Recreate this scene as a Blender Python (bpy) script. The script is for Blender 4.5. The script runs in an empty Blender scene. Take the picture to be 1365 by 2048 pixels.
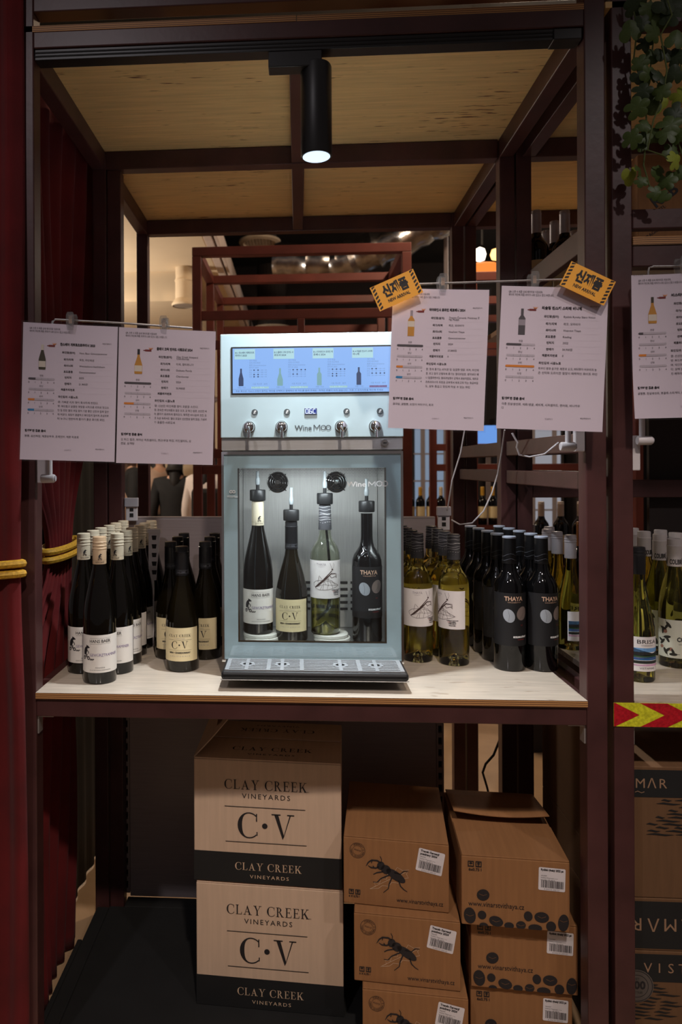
import bpy, bmesh, math, random
from math import sin, cos, pi, radians, sqrt, atan2
from mathutils import Vector, Matrix
random.seed(7)
SC = bpy.context.scene
COL = SC.collection

# ------------------------------------------------------------------ camera
F_PX, CX, CY, TH, RO = 1420.0, 512.0, 930.4, 0.060, 0.0045     # focal length, optical centre, yaw, roll
CAM = Vector((0.0, -1.55, 1.40))
cd = bpy.data.cameras.new('camera')
cam = bpy.data.objects.new('camera', cd)
COL.objects.link(cam)
cam.matrix_world = (Matrix.Translation(CAM) @ Matrix.Rotation(TH, 4, 'Z') @
                    Matrix.Rotation(pi/2, 4, 'X') @ Matrix.Rotation(-RO, 4, 'Z'))
cd.sensor_fit = 'VERTICAL'
cd.sensor_height = 36.0
cd.lens = F_PX/2048*36.0
cd.shift_x = (682.5-CX)/2048
cd.shift_y = -(1024-CY)/2048
cd.clip_start = 0.02
cd.dof.use_dof = True
cd.dof.focus_distance = 1.72
cd.dof.aperture_fstop = 4.5
SC.camera = cam

# ------------------------------------------------------------------ world, shop lights, exposure
w = bpy.data.worlds.new('world')
SC.world = w
w.use_nodes = True
w.node_tree.nodes['Background'].inputs[0].default_value = (0.62, 0.52, 0.50, 1)
w.node_tree.nodes['Background'].inputs[1].default_value = 0.14

def lamp(name, kind, loc, target, energy, color, size=0.1, angle=80, blend=0.6, parent=None):
    l = bpy.data.lights.new(name, kind)
    l.energy = energy
    l.color = color
    if kind == 'SPOT':
        l.spot_size = radians(angle); l.spot_blend = blend; l.shadow_soft_size = size
    elif kind == 'POINT':
        l.shadow_soft_size = size
    else:
        l.shape = 'RECTANGLE'; l.size = size; l.size_y = .016
    o = bpy.data.objects.new(name, l)
    COL.objects.link(o)
    o.location = loc
    d = Vector(target)-Vector(loc)
    o.rotation_euler = d.to_track_quat('-Z', 'Y').to_euler()
    if parent: o.parent = parent
    return o
WARM = (1.0, 0.85, 0.74)
# the shop's ceiling spots in the aisle behind the photographer
lamp('aisle_spot', 'SPOT', (-1.15, -2.45, 3.75), (-0.35, 0.1, 1.0), 80, (.98, .90, .94), .06, 46, .8)
lamp('aisle_spot', 'SPOT', (0.35, -2.30, 3.75), (0.1, 0.15, 0.35), 215, WARM, .06, 38, .8)
lamp('aisle_spot', 'SPOT', (1.75, -2.35, 3.75), (0.72, 0.1, 1.15), 74, (1.0, .90, .89), .06, 34, .8)
# fill lights in the hall; the first added low for the cream ceiling
lamp('hall_fill', 'POINT', (-2.3, 3.8, 2.2), (0, 0, 0), 92, (1.0, .88, .74), .15)
lamp('hall_fill', 'POINT', (1.1, 2.1, 3.3), (0, 0, 0), 95, (1.0, .74, .5), .12)
lamp('hall_fill', 'POINT', (2.2, 5.2, 3.0), (0, 0, 0), 70, (1.0, .85, .7), .12)
lamp('hall_fill', 'POINT', (-1.2, 6.0, 3.0), (0, 0, 0), 30, (1.0, .8, .62), .12)

SC.view_settings.view_transform = 'Standard'
SC.view_settings.look = 'None'
SC.view_settings.exposure = 0.0
SC.view_settings.gamma = 1.0
SC.view_settings.use_curve_mapping = False

# ------------------------------------------------------------------ pixel <-> place helpers
def ray(px, py):
    a = px-CX; b = py-CY
    u = a*cos(RO)-b*sin(RO); v = a*sin(RO)+b*cos(RO)
    return Vector((u/F_PX*cos(TH)-sin(TH), u/F_PX*sin(TH)+cos(TH), -v/F_PX))
def at_y(px, py, Y):
    d = ray(px, py); return CAM + d*((Y-CAM.y)/d.y)
def at_z(px, py, Z):
    d = ray(px, py); return CAM + d*((Z-CAM.z)/d.z)

# ------------------------------------------------------------------ materials
def lin(c):
    return tuple(((x/255)/12.92 if x/255 <= .04045 else ((x/255+.055)/1.055)**2.4) for x in c)
MATS = {}
def mat(name, rgb, rough=.5, metal=0., var=.10, scale=12., stretch=(1, 1, 1), bump=0., bscale=None, coat=0.,
        crough=.05, trans=0., ior=1.45, emit=0., spec=.5, alpha=1., sheen=0.):
    if name in MATS: return MATS[name]
    m = bpy.data.materials.new(name)
    m.use_nodes = True
    nt = m.node_tree; N = nt.nodes; L = nt.links
    b = N['Principled BSDF']
    c = lin(rgb)
    tc = N.new('ShaderNodeTexCoord'); mp = N.new('ShaderNodeMapping'); mp.inputs['Scale'].default_value = stretch
    L.new(tc.outputs['Object'], mp.inputs['Vector'])
    nz = N.new('ShaderNodeTexNoise'); nz.inputs['Scale'].default_value = scale; nz.inputs['Detail'].default_value = 4
    L.new(mp.outputs[0], nz.inputs['Vector'])
    rp = N.new('ShaderNodeValToRGB')
    rp.color_ramp.elements[0].position = .3; rp.color_ramp.elements[1].position = .7
    rp.color_ramp.elements[0].color = (*[max(0, x*(1-var)) for x in c], 1)
    rp.color_ramp.elements[1].color = (*[min(1, x*(1+var)) for x in c], 1)
    L.new(nz.outputs['Fac'], rp.inputs['Fac'])
    L.new(rp.outputs[0], b.inputs['Base Color'])
    b.inputs['Roughness'].default_value = rough
    b.inputs['Metallic'].default_value = metal
    b.inputs['IOR'].default_value = ior
    b.inputs['Specular IOR Level'].default_value = spec
    b.inputs['Coat Weight'].default_value = coat
    b.inputs['Coat Roughness'].default_value = crough
    b.inputs['Transmission Weight'].default_value = trans
    b.inputs['Sheen Weight'].default_value = sheen
    if emit:
        L.new(rp.outputs[0], b.inputs['Emission Color'])
        b.inputs['Emission Strength'].default_value = emit
    if bump:
        nb = N.new('ShaderNodeTexNoise'); nb.inputs['Scale'].default_value = bscale or scale
        nb.inputs['Detail'].default_value = 3
        L.new(mp.outputs[0], nb.inputs['Vector'])
        bp = N.new('ShaderNodeBump'); bp.inputs['Strength'].default_value = bump; bp.inputs['Distance'].default_value = .002
        L.new(nb.outputs['Fac'], bp.inputs['Height'])
        L.new(bp.outputs[0], b.inputs['Normal'])
        if coat: L.new(bp.outputs[0], b.inputs['Coat Normal'])
    MATS[name] = m
    return m
def thin_glass(name, tint=(1, 1, 1), rough=.02, bump=0., bscale=30, ior=1.45, milk=0.):
    """a thin clear pane or film: lets light straight through, mirrors by Fresnel"""
    if name in MATS: return MATS[name]
    m = bpy.data.materials.new(name); m.use_nodes = True
    nt = m.node_tree; N = nt.nodes; L = nt.links
    N.remove(N['Principled BSDF'])
    out = N['Material Output']
    t = N.new('ShaderNodeBsdfTransparent'); t.inputs[0].default_value = (*tint, 1)
    g = N.new('ShaderNodeBsdfGlossy'); g.inputs['Roughness'].default_value = rough
    lw = N.new('ShaderNodeLayerWeight'); lw.inputs['Blend'].default_value = .5
    pw = N.new('ShaderNodeMath'); pw.operation = 'POWER'; pw.inputs[1].default_value = 5.
    L.new(lw.outputs['Facing'], pw.inputs[0])
    r0 = 2*((ior-1)/(ior+1))**2
    f = N.new('ShaderNodeMath'); f.operation = 'MULTIPLY_ADD'; f.inputs[1].default_value = 1-r0; f.inputs[2].default_value = r0
    L.new(pw.outputs[0], f.inputs[0])
    mx = N.new('ShaderNodeMixShader')
    L.new(f.outputs[0], mx.inputs[0]); L.new(t.outputs[0], mx.inputs[1]); L.new(g.outputs[0], mx.inputs[2])
    if bump:
        tc = N.new('ShaderNodeTexCoord'); nb = N.new('ShaderNodeTexNoise'); nb.inputs['Scale'].default_value = bscale
        L.new(tc.outputs['Object'], nb.inputs['Vector'])
        bp = N.new('ShaderNodeBump'); bp.inputs['Strength'].default_value = bump; bp.inputs['Distance'].default_value = .003
        L.new(nb.outputs['Fac'], bp.inputs['Height']); L.new(bp.outputs[0], g.inputs['Normal']); L.new(bp.outputs[0], lw.inputs['Normal'])
    last = mx
    if milk:
        df = N.new('ShaderNodeBsdfDiffuse'); df.inputs[0].default_value = (.8, .8, .8, 1)
        m2 = N.new('ShaderNodeMixShader'); m2.inputs[0].default_value = milk
        L.new(mx.outputs[0], m2.inputs[1]); L.new(df.outputs[0], m2.inputs[2]); last = m2
    L.new(last.outputs[0], out.inputs['Surface'])
    MATS[name] = m
    return m
def ply_mat(name, base, dark, sc=(3, 60, 60), coat=0.):
    """birch veneer: fine grain along x with short dark flecks"""
    if name in MATS: return MATS[name]
    m = bpy.data.materials.new(name); m.use_nodes = True
    nt = m.node_tree; N = nt.nodes; L = nt.links; b = N['Principled BSDF']
    tc = N.new('ShaderNodeTexCoord'); mp = N.new('ShaderNodeMapping'); mp.inputs['Scale'].default_value = sc
    L.new(tc.outputs['Object'], mp.inputs['Vector'])
    n1 = N.new('ShaderNodeTexNoise'); n1.inputs['Scale'].default_value = 2.2; n1.inputs['Detail'].default_value = 8
    L.new(mp.outputs[0], n1.inputs['Vector'])
    r1 = N.new('ShaderNodeValToRGB')
    r1.color_ramp.elements[0].position = .30; r1.color_ramp.elements[1].position = .72
    r1.color_ramp.elements[0].color = (*[x*.86 for x in lin(base)], 1); r1.color_ramp.elements[1].color = (*[min(1, x*1.10) for x in lin(base)], 1)
    L.new(n1.outputs['Fac'], r1.inputs[0])
    mp2 = N.new('ShaderNodeMapping'); mp2.inputs['Scale'].default_value = (sc[0]*3, sc[1]*1.3, sc[2]*1.3)
    L.new(tc.outputs['Object'], mp2.inputs['Vector'])
    n2 = N.new('ShaderNodeTexNoise'); n2.inputs['Scale'].default_value = 1.6; n2.inputs['Detail'].default_value = 2
    L.new(mp2.outputs[0], n2.inputs['Vector'])
    n3 = N.new('ShaderNodeTexNoise'); n3.inputs['Scale'].default_value = 3.; L.new(tc.outputs['Object'], n3.inputs['Vector'])
    ad = N.new('ShaderNodeMath'); ad.operation = 'MULTIPLY_ADD'; ad.inputs[1].default_value = .35
    L.new(n3.outputs['Fac'], ad.inputs[0]); L.new(n2.outputs['Fac'], ad.inputs[2])
    r2 = N.new('ShaderNodeValToRGB'); r2.color_ramp.elements[0].position = .86; r2.color_ramp.elements[1].position = .93
    L.new(ad.outputs[0], r2.inputs[0])
    mx = N.new('ShaderNodeMixRGB'); mx.inputs[2].default_value = (*lin(dark), 1)
    L.new(r2.outputs[0], mx.inputs[0]); L.new(r1.outputs[0], mx.inputs[1])
    L.new(mx.outputs[0], b.inputs['Base Color'])
    b.inputs['Roughness'].default_value = .55
    b.inputs['Coat Weight'].default_value = coat; b.inputs['Coat Roughness'].default_value = .12
    MATS[name] = m
    return m
def edge_mat(name='plywood_edge'):
    """layered plywood edge: dark and light plies stacked in z"""
    if name in MATS: return MATS[name]
    m = bpy.data.materials.new(name); m.use_nodes = True
    nt = m.node_tree; N = nt.nodes; L = nt.links; b = N['Principled BSDF']
    tc = N.new('ShaderNodeTexCoord'); wv = N.new('ShaderNodeTexWave'); wv.bands_direction = 'Z'
    wv.inputs['Scale'].default_value = 75; wv.inputs['Distortion'].default_value = .6
    L.new(tc.outputs['Object'], wv.inputs['Vector'])
    r = N.new('ShaderNodeValToRGB'); r.color_ramp.elements[0].color = (*lin((92, 56, 30)), 1); r.color_ramp.elements[1].color = (*lin((205, 150, 92)), 1)
    L.new(wv.outputs['Fac'], r.inputs[0]); L.new(r.outputs[0], b.inputs['Base Color']); b.inputs['Roughness'].default_value = .6
    MATS[name] = m
    return m

FRAME = mat('red_brown_paint', (72, 42, 41), .42, var=.22, scale=9, bump=.15, bscale=40)
FRAME_FAR = mat('red_brown_paint_hall', (96, 44, 36), .5, var=.2, scale=7)
PLY = ply_mat('birch_ply_ceiling', (232, 196, 134), (120, 74, 40))
PLYTOP = ply_mat('pale_shelf_laminate', (196, 184, 168), (166, 150, 132), (4, 40, 40), coat=.55)
EDGE = edge_mat()
BLACK = mat('black_plastic', (30, 30, 31), .42, var=.12)
DECKBLACK = mat('black_deck', (25, 25, 25), .8, var=.15)
CARTON_SHADED = mat('shaded_brown_cardboard', (104, 74, 48), .8, var=.07, scale=8, stretch=(14, 1, 1), bump=.06, bscale=20)  # brown cardboard darkened to carry the shade of the unlit lower bay
MATBLACK = mat('black_matt', (32, 31, 31), .8, var=.15)
VELVET = mat('dark_red_velvet', (92, 13, 15), .95, var=.3, scale=6, sheen=.04, bump=.2, bscale=180)
ROPE = mat('gold_cord', (196, 150, 44), .6, var=.25, scale=160, bump=.5, bscale=220)
STEEL = mat('brushed_steel', (196, 196, 194), .30, 1., var=.08, scale=6, stretch=(2, 60, 90), bump=.08, bscale=20)
SATIN = mat('satin_steel', (206, 206, 204), .5, .85, var=.06, scale=6, stretch=(2, 60, 90))
CHROME = mat('chrome', (226, 226, 226), .08, 1., var=.03)
PLATE = mat('pale_glass_panel', (178, 200, 206), .35, var=.03, coat=.8, crough=.06)
FROST = mat('frosted_door_border', (188, 208, 218), .4, var=.05, coat=.5, crough=.1)
PANE = thin_glass('door_glass', (.93, .96, .96), .01)
FILM = thin_glass('laminate_film', (.97, .96, .98), .12, bump=.35, bscale=26)
ACRYL = thin_glass('clear_acrylic', (.86, .86, .86), .05, milk=.06, ior=1.6)
PAPER = mat('white_paper', (216, 206, 216), .7, var=.02, scale=5)
INK = mat('black_ink', (34, 31, 34), .6, var=.05)
GREYINK = mat('grey_ink', (150, 142, 150), .6, var=.05)
PALEINK = mat('pale_grey_print', (188, 180, 188), .6, var=.03)
BARDARK = mat('charcoal_print', (78, 74, 78), .6, var=.05)
ORANGE = mat('orange_print', (216, 132, 48), .6, var=.05)
BLUE = mat('blue_print', (40, 130, 182), .6, var=.05)
MAROON = mat('maroon_print', (120, 38, 34), .6, var=.05)
GOLDGLASS = mat('golden_print', (190, 136, 52), .6, var=.1)
OLIVEPRINT = mat('olive_print', (62, 58, 40), .6, var=.1)
CREAMP = mat('cream_print', (214, 206, 190), .6, var=.03)
WHITEPL = mat('white_plastic', (206, 200, 202), .4, var=.04)
YELLOWCARD = mat('yellow_card', (238, 168, 56), .55, var=.04, coat=.2)
CARTON = mat('brown_cardboard', (146, 102, 63), .8, var=.07, scale=8, stretch=(14, 1, 1), bump=.06, bscale=20)
CARTON_IN = mat('brown_cardboard_inside', (130, 92, 60), .85, var=.08, scale=9)
CARTON_W = mat('pale_cardboard', (206, 178, 152), .75, var=.05, scale=6, stretch=(16, 1, 1), bump=.08, bscale=22)
CARTON_K = mat('black_printed_cardboard', (26, 26, 26), .7, var=.1)
PALEPRINT = mat('bare_cardboard_letters', (206, 176, 146), .75, var=.04)
GREY = mat('grey_laminate', (160, 148, 148), .45, var=.08, scale=7, stretch=(1, 1, 60), coat=.25, crough=.2)
GREYUP = mat('grey_upright', (150, 138, 136), .5, var=.06)
FLOOR = mat('beige_floor', (186, 154, 120), .5, var=.12, scale=5, bump=.05)
CREAM = mat('cream_paint', (226, 206, 176), .7, var=.06, scale=2)
DARKWALL = mat('dark_paint', (44, 36, 34), .8, var=.3, scale=2)

# ------------------------------------------------------------------ mesh builder
class MB:
    def __init__(s): s.v = []; s.f = []
    def add(s, vs, fs):
        n = len(s.v); s.v += [tuple(p) for p in vs]; s.f += [tuple(i+n for i in f) for f in fs]; return s
    def box(s, x0, x1, y0, y1, z0, z1):
        return s.add([(x0, y0, z0), (x1, y0, z0), (x1, y1, z0), (x0, y1, z0), (x0, y0, z1), (x1, y0, z1), (x1, y1, z1), (x0, y1, z1)],
                     [(0, 3, 2, 1), (4, 5, 6, 7), (0, 1, 5, 4), (1, 2, 6, 5), (2, 3, 7, 6), (3, 0, 4, 7)])
    def bar(s, a, b, wx, wz, up=(0, 0, 1)):
        a = Vector(a); b = Vector(b); d = (b-a).normalized(); u = Vector(up)
        sd = d.cross(u).normalized()*wx/2; up2 = sd.cross(d).normalized()*wz/2
        vs = [a-sd-up2, a+sd-up2, a+sd+up2, a-sd+up2, b-sd-up2, b+sd-up2, b+sd+up2, b-sd+up2]
        return s.add(vs, [(0, 3, 2, 1), (4, 5, 6, 7), (0, 1, 5, 4), (1, 2, 6, 5), (2, 3, 7, 6), (3, 0, 4, 7)])
    def lathe(s, prof, n=24, c=(0, 0, 0), axis='z', cap=True):
        vs = []; fs = []
        for r, z in prof:
            for k in range(n):
                a = 2*pi*k/n
                p = (r*cos(a), r*sin(a), z)
                if axis == 'y': p = (p[0], z, p[1])
                if axis == 'x': p = (z, p[0], p[1])
                vs.append((p[0]+c[0], p[1]+c[1], p[2]+c[2]))
        for i in range(len(prof)-1):
            for k in range(n):
                a = i*n+k; b = i*n+(k+1) % n
                q = (a, b, b+n, a+n)
                fs.append(q if axis != 'y' else q[::-1])
        if cap:
            q = tuple(range(n)); t = tuple((len(prof)-1)*n+k for k in range(n))
            if axis != 'y': fs += [q[::-1], t]
            else: fs += [q, t[::-1]]
        return s.add(vs, fs)
    def tube(s, pts, r, n=8, closed=False):
        pts = [Vector(p) for p in pts]; m = len(pts); vs = []; fs = []
        rr = r if isinstance(r, (list, tuple)) else [r]*m
        ref = Vector((0, 0, 1))
        for i, p in enumerate(pts):
            if closed: t = pts[(i+1) % m]-pts[i-1]
            else: t = pts[min(i+1, m-1)]-pts[max(i-1, 0)]
            t = t.normalized() if t.length > 1e-9 else Vector((0, 0, 1))
            if abs(t.dot(ref)) > .95: ref = Vector((1, 0, 0)) if abs(t.x) < .9 else Vector((0, 1, 0))
            a = t.cross(ref).normalized(); b = t.cross(a); ref = -a.cross(t) if False else ref
            for k in range(n):
                g = 2*pi*k/n; vs.append(p+a*cos(g)*rr[i]+b*sin(g)*rr[i])
        for i in range(m if closed else m-1):
            for k in range(n):
                j = (i+1) % m
                fs.append((i*n+k, j*n+k, j*n+(k+1) % n, i*n+(k+1) % n))
        if not closed: fs += [tuple(range(n)), tuple((m-1)*n+k for k in range(n))[::-1]]
        return s.add(vs, fs)
    def prism(s, pts, y0, y1):
        """outline in x,z pushed from y0 to y1"""
        n = len(pts)
        vs = [(x, y0, z) for x, z in pts]+[(x, y1, z) for x, z in pts]
        fs = [tuple(range(n)), tuple(range(n, 2*n))[::-1]]+[(k, k+n, (k+1) % n+n, (k+1) % n) for k in range(n)]
        return s.add(vs, fs)
    def grid(s, fn, nu, nv):
        vs = [fn(i/nu, j/nv) for j in range(nv+1) for i in range(nu+1)]
        fs = [(j*(nu+1)+i, j*(nu+1)+i+1, (j+1)*(nu+1)+i+1, (j+1)*(nu+1)+i) for j in range(nv) for i in range(nu)]
        return s.add(vs, fs)
    def mesh(s, name):
        me = bpy.data.meshes.new(name); me.from_pydata(s.v, [], s.f); me.update(); return me

def obj(name, mb, m, parent=None, label=None, smooth=False, kind=None, bevel=0., solid=0.):
    me = mb.mesh(name) if isinstance(mb, MB) else mb
    if m and not me.materials: me.materials.append(m)
    o = bpy.data.objects.new(name, me)
    COL.objects.link(o)
    if isinstance(mb, MB):
        bm = bmesh.new(); bm.from_mesh(me); bmesh.ops.recalc_face_normals(bm, faces=bm.faces) if not getattr(mb, 'flat', 0) else None
        bm.to_mesh(me); bm.free()
    if smooth:
        for p in me.polygons: p.use_smooth = True
        try: me.set_sharp_from_angle(angle=radians(38))
        except Exception: pass
    if parent: o.parent = parent
    if label: o['label'] = label
    if kind: o['kind'] = kind
    if solid:
        q = o.modifiers.new('thick', 'SOLIDIFY'); q.thickness = solid; q.offset = 0
    if bevel:
        q = o.modifiers.new('bevel', 'BEVEL'); q.width = bevel; q.segments = 2; q.limit_method = 'ANGLE'
    return o
def tag(o, label, cat, group=None, kind=None):
    o['label'] = label; o['category'] = cat
    if group: o['group'] = group
    if kind: o['kind'] = kind
    return o
def thing(name, label, cat, loc=(0, 0, 0), rz=0., group=None, mw=None):
    o = bpy.data.objects.new(name, None); COL.objects.link(o)
    o.empty_display_size = .05
    if mw is not None: o.matrix_world = mw
    else: o.location = loc; o.rotation_euler = (0, 0, rz)
    return tag(o, label, cat, group)
def copy_tree(o, parent=None):
    c = o.copy(); COL.objects.link(c)
    if parent: c.parent = parent
    for ch in list(o.children): copy_tree(ch, c)
    return c
def struct(name, mb, m, **k):
    return obj(name, mb, m, kind='structure', **k)

# ------------------------------------------------------------------ print: flat lettering and drawings laid on a surface
TXT = {}
def text_geo(s, size, bold=0., space=1., res=2):
    key = (s, round(bold/size, 4), space, res)
    if key not in TXT:
        global TS, TC, TO
        if 'TS' not in globals():
            TS = bpy.data.scenes.new('lettering_bench'); TC = bpy.data.curves.new('t', 'FONT'); TO = bpy.data.objects.new('t', TC); TS.collection.objects.link(TO)
            TC.dimensions = '2D'; TC.fill_mode = 'BOTH'; TC.size = 1.
        TC.body = s; TC.resolution_u = res; TC.offset = bold/size; TC.space_character = space
        vl = TS.view_layers[0]; vl.update(); dg = vl.depsgraph
        me = bpy.data.meshes.new_from_object(TO.evaluated_get(dg), depsgraph=dg)
        TXT[key] = ([(v.co.x, v.co.y) for v in me.vertices], [tuple(p.vertices) for p in me.polygons])
        bpy.data.meshes.remove(me)
    vs, fs = TXT[key]
    return [(x*size, y*size) for x, y in vs], fs
class Print:
    def __init__(s, fn): s.fn = fn; s.v = []; s.f = []; s.curved = getattr(fn, 'curved', False)
    def raw(s, pts, fs):
        n = len(s.v); s.v += [s.fn(x, y) for x, y in pts]; s.f += [tuple(i+n for i in f) for f in fs]
    def text(s, t, x, y, size, align='l', bold=0., space=1., width=None, rot=0., res=2, cy=False):
        """y is the baseline (the middle of the capitals with cy)"""
        p, f = text_geo(t, size, bold, space, res)
        if not p: return
        x0 = min(q[0] for q in p); x1 = max(q[0] for q in p)
        k = 1. if width is None else width/(x1-x0)
        off = {'l': -x0, 'c': -(x0+x1)/2, 'r': -x1}[align]
        dy = -.36*size if cy else 0
        q = [((a+off)*k, b+dy) for a, b in p]
        s.raw([(x+a*cos(rot)-b*sin(rot), y+a*sin(rot)+b*cos(rot)) for a, b in q], f)
    def poly(s, pts): s.raw(pts, [tuple(range(len(pts)))])
    def rect(s, x0, x1, y0, y1, n=1):
        pts = []
        for i in range(n+1):
            x = x0+(x1-x0)*i/n; pts += [(x, y0), (x, y1)]
        s.raw(pts, [(2*i, 2*i+2, 2*i+3, 2*i+1) for i in range(n)])
    def line(s, pts, w):
        ws = list(w) if isinstance(w, (list, tuple)) else [w]*len(pts)
        q = [pts[0]]; qw = [ws[0]]
        for i in range(len(pts)-1):                       # short pieces, so that a line follows a curved label
            (xa, ya), (xb, yb) = pts[i], pts[i+1]; m = max(1, int(sqrt((xb-xa)**2+(yb-ya)**2)/.004)) if s.curved else 1
            for k in range(1, m+1): q.append((xa+(xb-xa)*k/m, ya+(yb-ya)*k/m)); qw.append(ws[i]+(ws[i+1]-ws[i])*k/m)
        pts, ws = q, qw
        L = []; n = len(pts)
        for i, (x, y) in enumerate(pts):
            a = pts[max(i-1, 0)]; b = pts[min(i+1, n-1)]
            dx = b[0]-a[0]; dy = b[1]-a[1]; d = sqrt(dx*dx+dy*dy) or 1
            L += [(x-dy/d*ws[i]/2, y+dx/d*ws[i]/2), (x+dy/d*ws[i]/2, y-dx/d*ws[i]/2)]
        s.raw(L, [(2*i, 2*i+1, 2*i+3, 2*i+2) for i in range(n-1)])
    def ellipse(s, cx, cy, rx, ry, rot=0., n=18, clip=None):
        pts = [(cx, cy)]; R = 3 if s.curved and max(rx, ry) > .006 else 1
        for k in range(1, R+1):
            for i in range(n):
                a = 2*pi*i/n; x = rx*cos(a)*k/R; y = ry*sin(a)*k/R
                X = cx+x*cos(rot)-y*sin(rot); Y = cy+x*sin(rot)+y*cos(rot)
                if clip is not None: Y = max(Y, clip)
                pts.append((X, Y))
        fs = [(0, 1+i, 1+(i+1) % n) for i in range(n)]
        for k in range(R-1): fs += [(1+k*n+i, 1+(k+1)*n+i, 1+(k+1)*n+(i+1) % n, 1+k*n+(i+1) % n) for i in range(n)]
        s.raw(pts, fs)
    def ring(s, cx, cy, r0, r1, n=28, a0=0., a1=2*pi, ry=1.):
        pts = []
        for i in range(n+1):
            a = a0+(a1-a0)*i/n
            pts += [(cx+r0*cos(a), cy+r0*sin(a)*ry), (cx+r1*cos(a), cy+r1*sin(a)*ry)]
        s.raw(pts, [(2*i, 2*i+1, 2*i+3, 2*i+2) for i in range(n)])
    def circle_text(s, t, cx, cy, r, size, start=pi/2):
        step = 2*pi/len(t)
        for i, ch in enumerate(t):
            if ch == ' ': continue
            a = start-step*(i+.5)
            s.text(ch, cx+r*cos(a), cy+r*sin(a), size, 'c', rot=a-pi/2)
    def serif(s, t, cx, y, h, width=None, weight=1., gap=.16):
        """capitals with thick and thin strokes and bracket serifs, centred on cx"""
        gl = []; x = 0
        for ch in t:
            if ch == ' ': x += .42; continue
            ps, wd = serif_glyph(ch, weight)
            gl += [[(x+a, b) for a, b in p] for p in ps]; x += wd+gap
        x -= gap; k = (width/x) if width else h
        for p in gl:
            pts = [(cx+(a-x/2)*k, y+b*h) for a, b in p]
            if len(pts) > 4 and len(pts) % 2 == 0 and getattr(p, 'strip', 1):
                n = len(pts)//2; s.raw(pts, [(i, i+1, len(pts)-2-i, len(pts)-1-i) for i in range(n-1)])
            else: s.poly(pts)
    def build(s, name, m, parent=None, label=None, kind=None):
        me = bpy.data.meshes.new(name); me.from_pydata(s.v, [], s.f); me.update()
        return obj(name, me, m, parent, label, kind=kind)
def serif_glyph(ch, wt=1.):
    T = .135*wt; h = .035+.01*wt; R = lambda x0, x1, y0, y1: [(x0, y0), (x1, y0), (x1, y1), (x0, y1)]
    if ch == '.':
        return [[(.11+.11*cos(2*pi*k/16), .5+.11*sin(2*pi*k/16)) for k in range(8)]+[(.11+.11*cos(2*pi*k/16), .5+.11*sin(2*pi*k/16)) for k in range(8, 16)]], .22
    if ch in 'LERK':
        S = [R(.09, .09+T, 0, 1), R(0, .18+T, 0, h), R(0, .18+T, 1-h, 1)]
        if ch == 'L': return S+[R(.09, .62, 0, h), [(.56, 0), (.62, 0), (.65, .27), (.61, .27)]], .65
        if ch == 'E': return S+[R(.09, .62, 0, h), [(.56, 0), (.62, 0), (.66, .26), (.62, .26)], R(.09, .58, 1-h, 1), [(.53, 1), (.58, 1), (.60, .77), (.56, .77)],
                                R(.2, .44, .5, .5+h), R(.42, .46, .4, .63)], .66
        if ch == 'K': return S+[[(.2, .4), (.25, .36), (.70, 1), (.64, 1)], R(.52, .80, 1-h, 1), [(.30, .52), (.40, .64), (.78, 0), (.60, 0)], R(.52, .86, 0, h)], .86
        if ch == 'R':
            o = [(.2+.34*cos(a)*1., .745+.255*sin(a)) for a in [pi/2-pi*i/10 for i in range(11)]]
            i_ = [(.2+.21*cos(a), .745+.215*sin(a)) for a in [-pi/2+pi*i/10 for i in range(11)]]
            return S+[o+i_, [(.30, .5), (.42, .5), (.74, 0), (.58, 0)], R(.54, .82, 0, h)], .80
    if ch == 'A':
        return [[(.10, 0), (.15, 0), (.46, .90), (.43, 1)], [(.43, 1), (.36, .86), (.62, 0), (.77, 0)], R(.22, .62, .30, .30+h), R(0, .27, 0, h), R(.52, .90, 0, h)], .9
    if ch == 'V':
        return [[(.10, 1), (.26, 1), (.50, .12), (.44, 0)], [(.44, 0), (.49, .10), (.78, 1), (.73, 1)], R(0, .36, 1-h, 1), R(.62, .90, 1-h, 1)], .9
    if ch == 'Y':
        return [[(.09, 1), (.25, 1), (.46, .48), (.36, .44)], [(.41, .44), (.47, .47), (.74, 1), (.69, 1)], R(.34, .34+T, 0, .5), R(.25, .43+T, 0, h), R(0, .34, 1-h, 1), R(.58, .86, 1-h, 1)], .86
    if ch == 'C':
        n = 20; o = []; i_ = []
        for k in range(n+1):
            a = radians(48)+radians(264)*k/n
            o.append((.46+.46*cos(a), .5+.52*sin(a)))
            i_.append((.46+(.46-h-T*max(0, -cos(a))**1.0)*cos(a)+.0, .5+(.52-h)*sin(a)))
        return [o+i_[::-1], R(.74, .785, .66, .97), R(.76, .80, .10, .25)], .82
    return [R(0, .1, 0, 1)], .1
def flat(y=-.0005, off=(0, 0)):
    return lambda a, b: (a+off[0], y, b+off[1])
def cyl(R, a0=0.):
    f = lambda a, b: (R*sin(a/R+a0), -R*cos(a/R+a0), b)
    f.curved = True
    return f
def bent(fn, y):
    """a print lying on a gently curved sheet"""
    return lambda a, b: (a, fn(a, b)+y, b)

# ================================================================== SETTING
struct('floor', MB().box(-7, 7, -5, 9, -.05, 0), FLOOR)
struct('wall_back', MB().box(-7, 7, 8.8, 9, 0, 4.6), DARKWALL)
struct('ceiling', MB().box(-7, 7, .9, 9, 4.3, 4.4), mat('dark_ceiling', (34, 31, 30), .8, var=.4, scale=3))
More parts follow.
